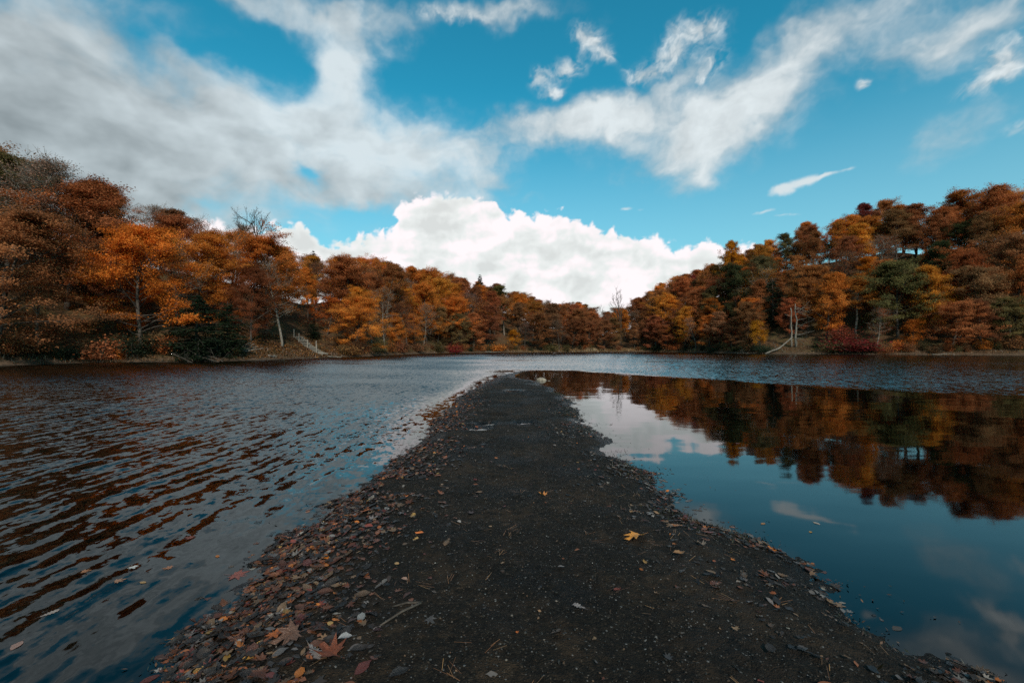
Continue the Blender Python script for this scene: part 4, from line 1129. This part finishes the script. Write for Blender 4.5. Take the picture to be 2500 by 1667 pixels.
# drifts: sample positions
def sample_leaves(n, side):
    y = np.concatenate([rg.uniform(1.75, 5.5, int(n * .5)), rg.uniform(5.5, 12, int(n * .33)), rg.uniform(12, 22, n - int(n * .5) - int(n * .33))])
    if side == 'rippled':
        q = np.abs(rg.normal(size=n)) * .42 - .12 + np.where(rg.rand(n) < .25, rg.uniform(-.32, .2, n), 0); x = edge_l(y) + q
    elif side == 'calm':
        q = np.abs(rg.normal(size=n)) * .40 - .2 + np.where(rg.rand(n) < .3, rg.uniform(-.35, .2, n), 0); x = edge_r(y) - q
    else:
        l, r = edge_l(y), edge_r(y); x = l + rg.rand(n) * (r - l)
    return x, y
CN = ['dark brown', 'russet', 'orange', 'pale grey', 'tan', 'yellow', 'red']
PR = {'rippled': [.46, .29, .05, .06, .10, .008, .032], 'calm': [.50, .15, .03, .14, .15, .0, .03], 'middle': [.48, .14, .05, .13, .16, .02, .02]}
allx, ally, alls, allc, allp, allside = [], [], [], [], [], []
for side, n in (('rippled', 9000), ('calm', 4600), ('middle', 520)):
    x, y = sample_leaves(n, side)
    clump = fbm(x * 1.7 + 5, y * 1.3, 3) > (-.32 if side == 'rippled' else (-.12 if side == 'calm' else -.9))
    x, y = x[clump], y[clump]; m = len(x)
    allx.append(x); ally.append(y); alls.append(np.clip(np.exp(rg.normal(size=m) * .38) * ({'rippled': .053, 'calm': .043, 'middle': .034}[side]), .016, .10))
    allc.append(rg.choice(7, m, p=PR[side])); allp.append(rg.randint(0, 8, m)); allside.append(np.full(m, {'rippled': 0, 'calm': 1, 'middle': 2}[side]))
x, y, sz, ci, pi_, sd_ = map(np.concatenate, (allx, ally, alls, allc, allp, allside))
z = spit_z(x, y); under = z < -.002
nr = norm_at(x, y); nr = nr + lr.normal(size=nr.shape) * np.array([.16, .16, 0]); nr /= np.linalg.norm(nr, axis=1)[:, None]
nr[under] = [0, 0, 1]
floaty = under & (lr.rand(len(z)) < .18)
zz = np.where(floaty, .001, z + .004) + lr.rand(len(z)) * .010 * (~under)
ang_ = lr.rand(len(x)) * 6.283
Rm = rotm(nr, ang_)
big = sz / np.hypot(y, 1.5)
inview = (np.abs(x / y) < 1.1) & (y > 1.9) & (~under | floaty)
order = np.argsort(-np.where(inview, big, 0)); solo = order[:270]
WH = ['in the thick drift along the rippled water', 'in the thin drift along the calm water', 'scattered on the bare middle of the spit']
SHAPE = ['maple', 'maple', 'oak', 'oval', 'oval', 'maple', 'oak', 'oval']
from mathutils import Matrix
for i in solo:
    o = linkmesh('fallen_leaf', LM[pi_[i]]); cn = CN[ci[i]]; cols = LEAFC[cn]
    o.matrix_world = Matrix.Translation((x[i], y[i], zz[i] + (0 if under[i] else .004))) @ Matrix(Rm[i].tolist()).to_4x4() @ Matrix.Diagonal((sz[i], sz[i], sz[i] * (.06 if under[i] else .6), 1))
    cc_ = np.array(cols[lr.randint(len(cols))]) * (1 + lr.normal() * .2); o.color = (*np.clip(cc_, .005, .8), 1)
    sw = 'large ' if sz[i] > .085 else ('small ' if sz[i] < .05 else 'medium ')
    fl = ' afloat beside the spit' if under[i] else ' ' + WH[sd_[i]]
    tag(o, f'{sw}{cn} {SHAPE[pi_[i]]} leaf{fl}', 'leaf', f'{sw}{cn} {SHAPE[pi_[i]]} leaves{fl}')
rest = np.setdiff1d(np.arange(len(x)), solo)
Vs, Fs, Ts, vs_, off = [], [], [], [], 0
for p_ in range(8):
    ii = rest[pi_[rest] == p_]; V, F = LP[p_]
    Vw = np.einsum('nij,nkj->nki', Rm[ii], V[None] * np.where(under[ii], .06, .6)[:, None, None] ** np.array([0, 0, 1])) * sz[ii][:, None, None] + np.stack([x[ii], y[ii], zz[ii]], -1)[:, None, :]
    Vs.append(Vw.reshape(-1, 3)); Fs.append((F[None] + off + len(V) * np.arange(len(ii))[:, None, None]).reshape(-1, 3)); off += Vw.shape[0] * len(V)
    T = np.array([LEAFC[CN[ci[k]]][lr.randint(len(LEAFC[CN[ci[k]]]))] for k in ii]).reshape(-1, 3) * (1 + lr.normal(size=(len(ii), 1)) * .2)
    Ts.append(np.repeat(np.clip(T, .004, .8), len(V), 0)); vs_.append(np.repeat(lr.rand(len(ii)), len(V)))
o = linkmesh('leaf_litter', quads_mesh('leaf_litter', np.concatenate(Vs), np.concatenate(Fs), M_LITTER, [('tint', np.concatenate(Ts)), ('var', np.concatenate(vs_))], smooth=True))
tag(o, 'wet fallen leaves drifted along both edges of the spit', kind='stuff')

# fragments and weed floating at the edges
n = 3600
yv = np.concatenate([rg.uniform(2, 7, n // 2), rg.uniform(7, 22, n - n // 2)])
left = rg.rand(n) < .42
ql = np.abs(rg.normal(size=n)) * .22; qr = np.abs(rg.normal(size=n)) * .30
xv = np.where(left, edge_l(yv) - ql + .15, edge_r(yv) + qr - .18)
kk = fbm(xv * 2.2, yv * 2.2, 3) > -.05; xv, yv = xv[kk], yv[kk]
P = np.stack([xv, yv, np.maximum(spit_z(xv, yv), 0) + .006], -1)
V, F = leaf_quads(P, rg.normal(size=P.shape) * .35 + [0, 0, 1], rg.uniform(.008, .03, len(P)), rg, .4, .03)
o = linkmesh('floating_debris', quads_mesh('floating_debris', V, F, M_LITTER, [('tint', np.repeat(pick(rg, [(.03, .026, .014), (.05, .03, .02), (.022, .024, .010), (.10, .05, .025)], len(P)), 4, 0)), ('var', np.repeat(rg.rand(len(P)), 4))]))
tag(o, 'bits of leaf and weed floating along the waterline', kind='stuff')
# mossy weed along the calm edge
n = 9000; yv = rg.uniform(2, 16, n); xv = edge_r(yv) - rg.normal(size=n) * .16 - .12; kk = fbm(xv * 1.6 + 3, yv * 1.1, 3) > .02; xv, yv = xv[kk], yv[kk]
P = np.stack([xv, yv, spit_z(xv, yv) - .004], -1); P = P[P[:, 2] > -.02]
o = linkmesh('moss', blades_mesh('moss', P, rg.uniform(.012, .04, len(P)), rg.uniform(.006, .014, len(P)), rg, pick(rg, [(.020, .020, .008), (.030, .026, .010), (.014, .014, .008)], len(P)), M_LITTER, .5))
tag(o, 'dark olive moss along the calm edge of the spit', kind='stuff')
# pine needles
n = 420; yv = rg.uniform(1.8, 8, n); l, r = edge_l(yv), edge_r(yv); xv = l + rg.rand(n) * (r - l); c_ = rg.randint(0, 190, n)
cx_, cy_ = xv[:190], yv[:190]; xv = cx_[c_] + rg.normal(size=n) * .03; yv = cy_[c_] + rg.normal(size=n) * .03
ca = rg.rand(190) * 3.14; a = ca[c_] + rg.normal(size=n) * .22; L = rg.uniform(.04, .10, n); zv = spit_z(xv, yv) + .012
d = np.stack([np.cos(a), np.sin(a), rg.normal(size=n) * .05], -1); w = np.stack([-np.sin(a), np.cos(a), 0 * a], -1) * .0009; c0 = np.stack([xv, yv, zv], -1)
V = np.stack([c0 - d * L[:, None] / 2 - w, c0 - d * L[:, None] / 2 + w, c0 + d * L[:, None] / 2 + w, c0 + d * L[:, None] / 2 - w], 1).reshape(-1, 3)
o = linkmesh('pine_needles', quads_mesh('pine_needles', V, np.arange(4 * n).reshape(-1, 4), M_LITTER, [('tint', np.repeat(pick(rg, [(.22, .09, .03), (.16, .06, .02), (.26, .13, .05)], n), 4, 0)), ('var', np.repeat(rg.rand(n), 4))]))
tag(o, 'scattered rusty pine needles on the gravel', kind='stuff')
# a half-buried forked twig
x0, y0 = on_spit(1030, 1482); x1, y1 = on_spit(930, 1535); x2, y2 = on_spit(960, 1487)
root = empty('twig', (x0, y0, float(spit_z(x0, y0)))); tag(root, 'black forked twig half buried in the gravel', 'twig')
for q in ((x1, y1), (x2, y2)):
    mb = MB(); zq = float(spit_z(*q)) - float(spit_z(x0, y0)); mb.tube([(0, 0, .006), ((q[0] - x0) * .5, (q[1] - y0) * .5 + .005, zq * .5 + .012), (q[0] - x0, q[1] - y0, zq + .004)], [.007, .006, .004], 6)
    linkmesh('fork', mb.mesh('fork', M_BARK), root)
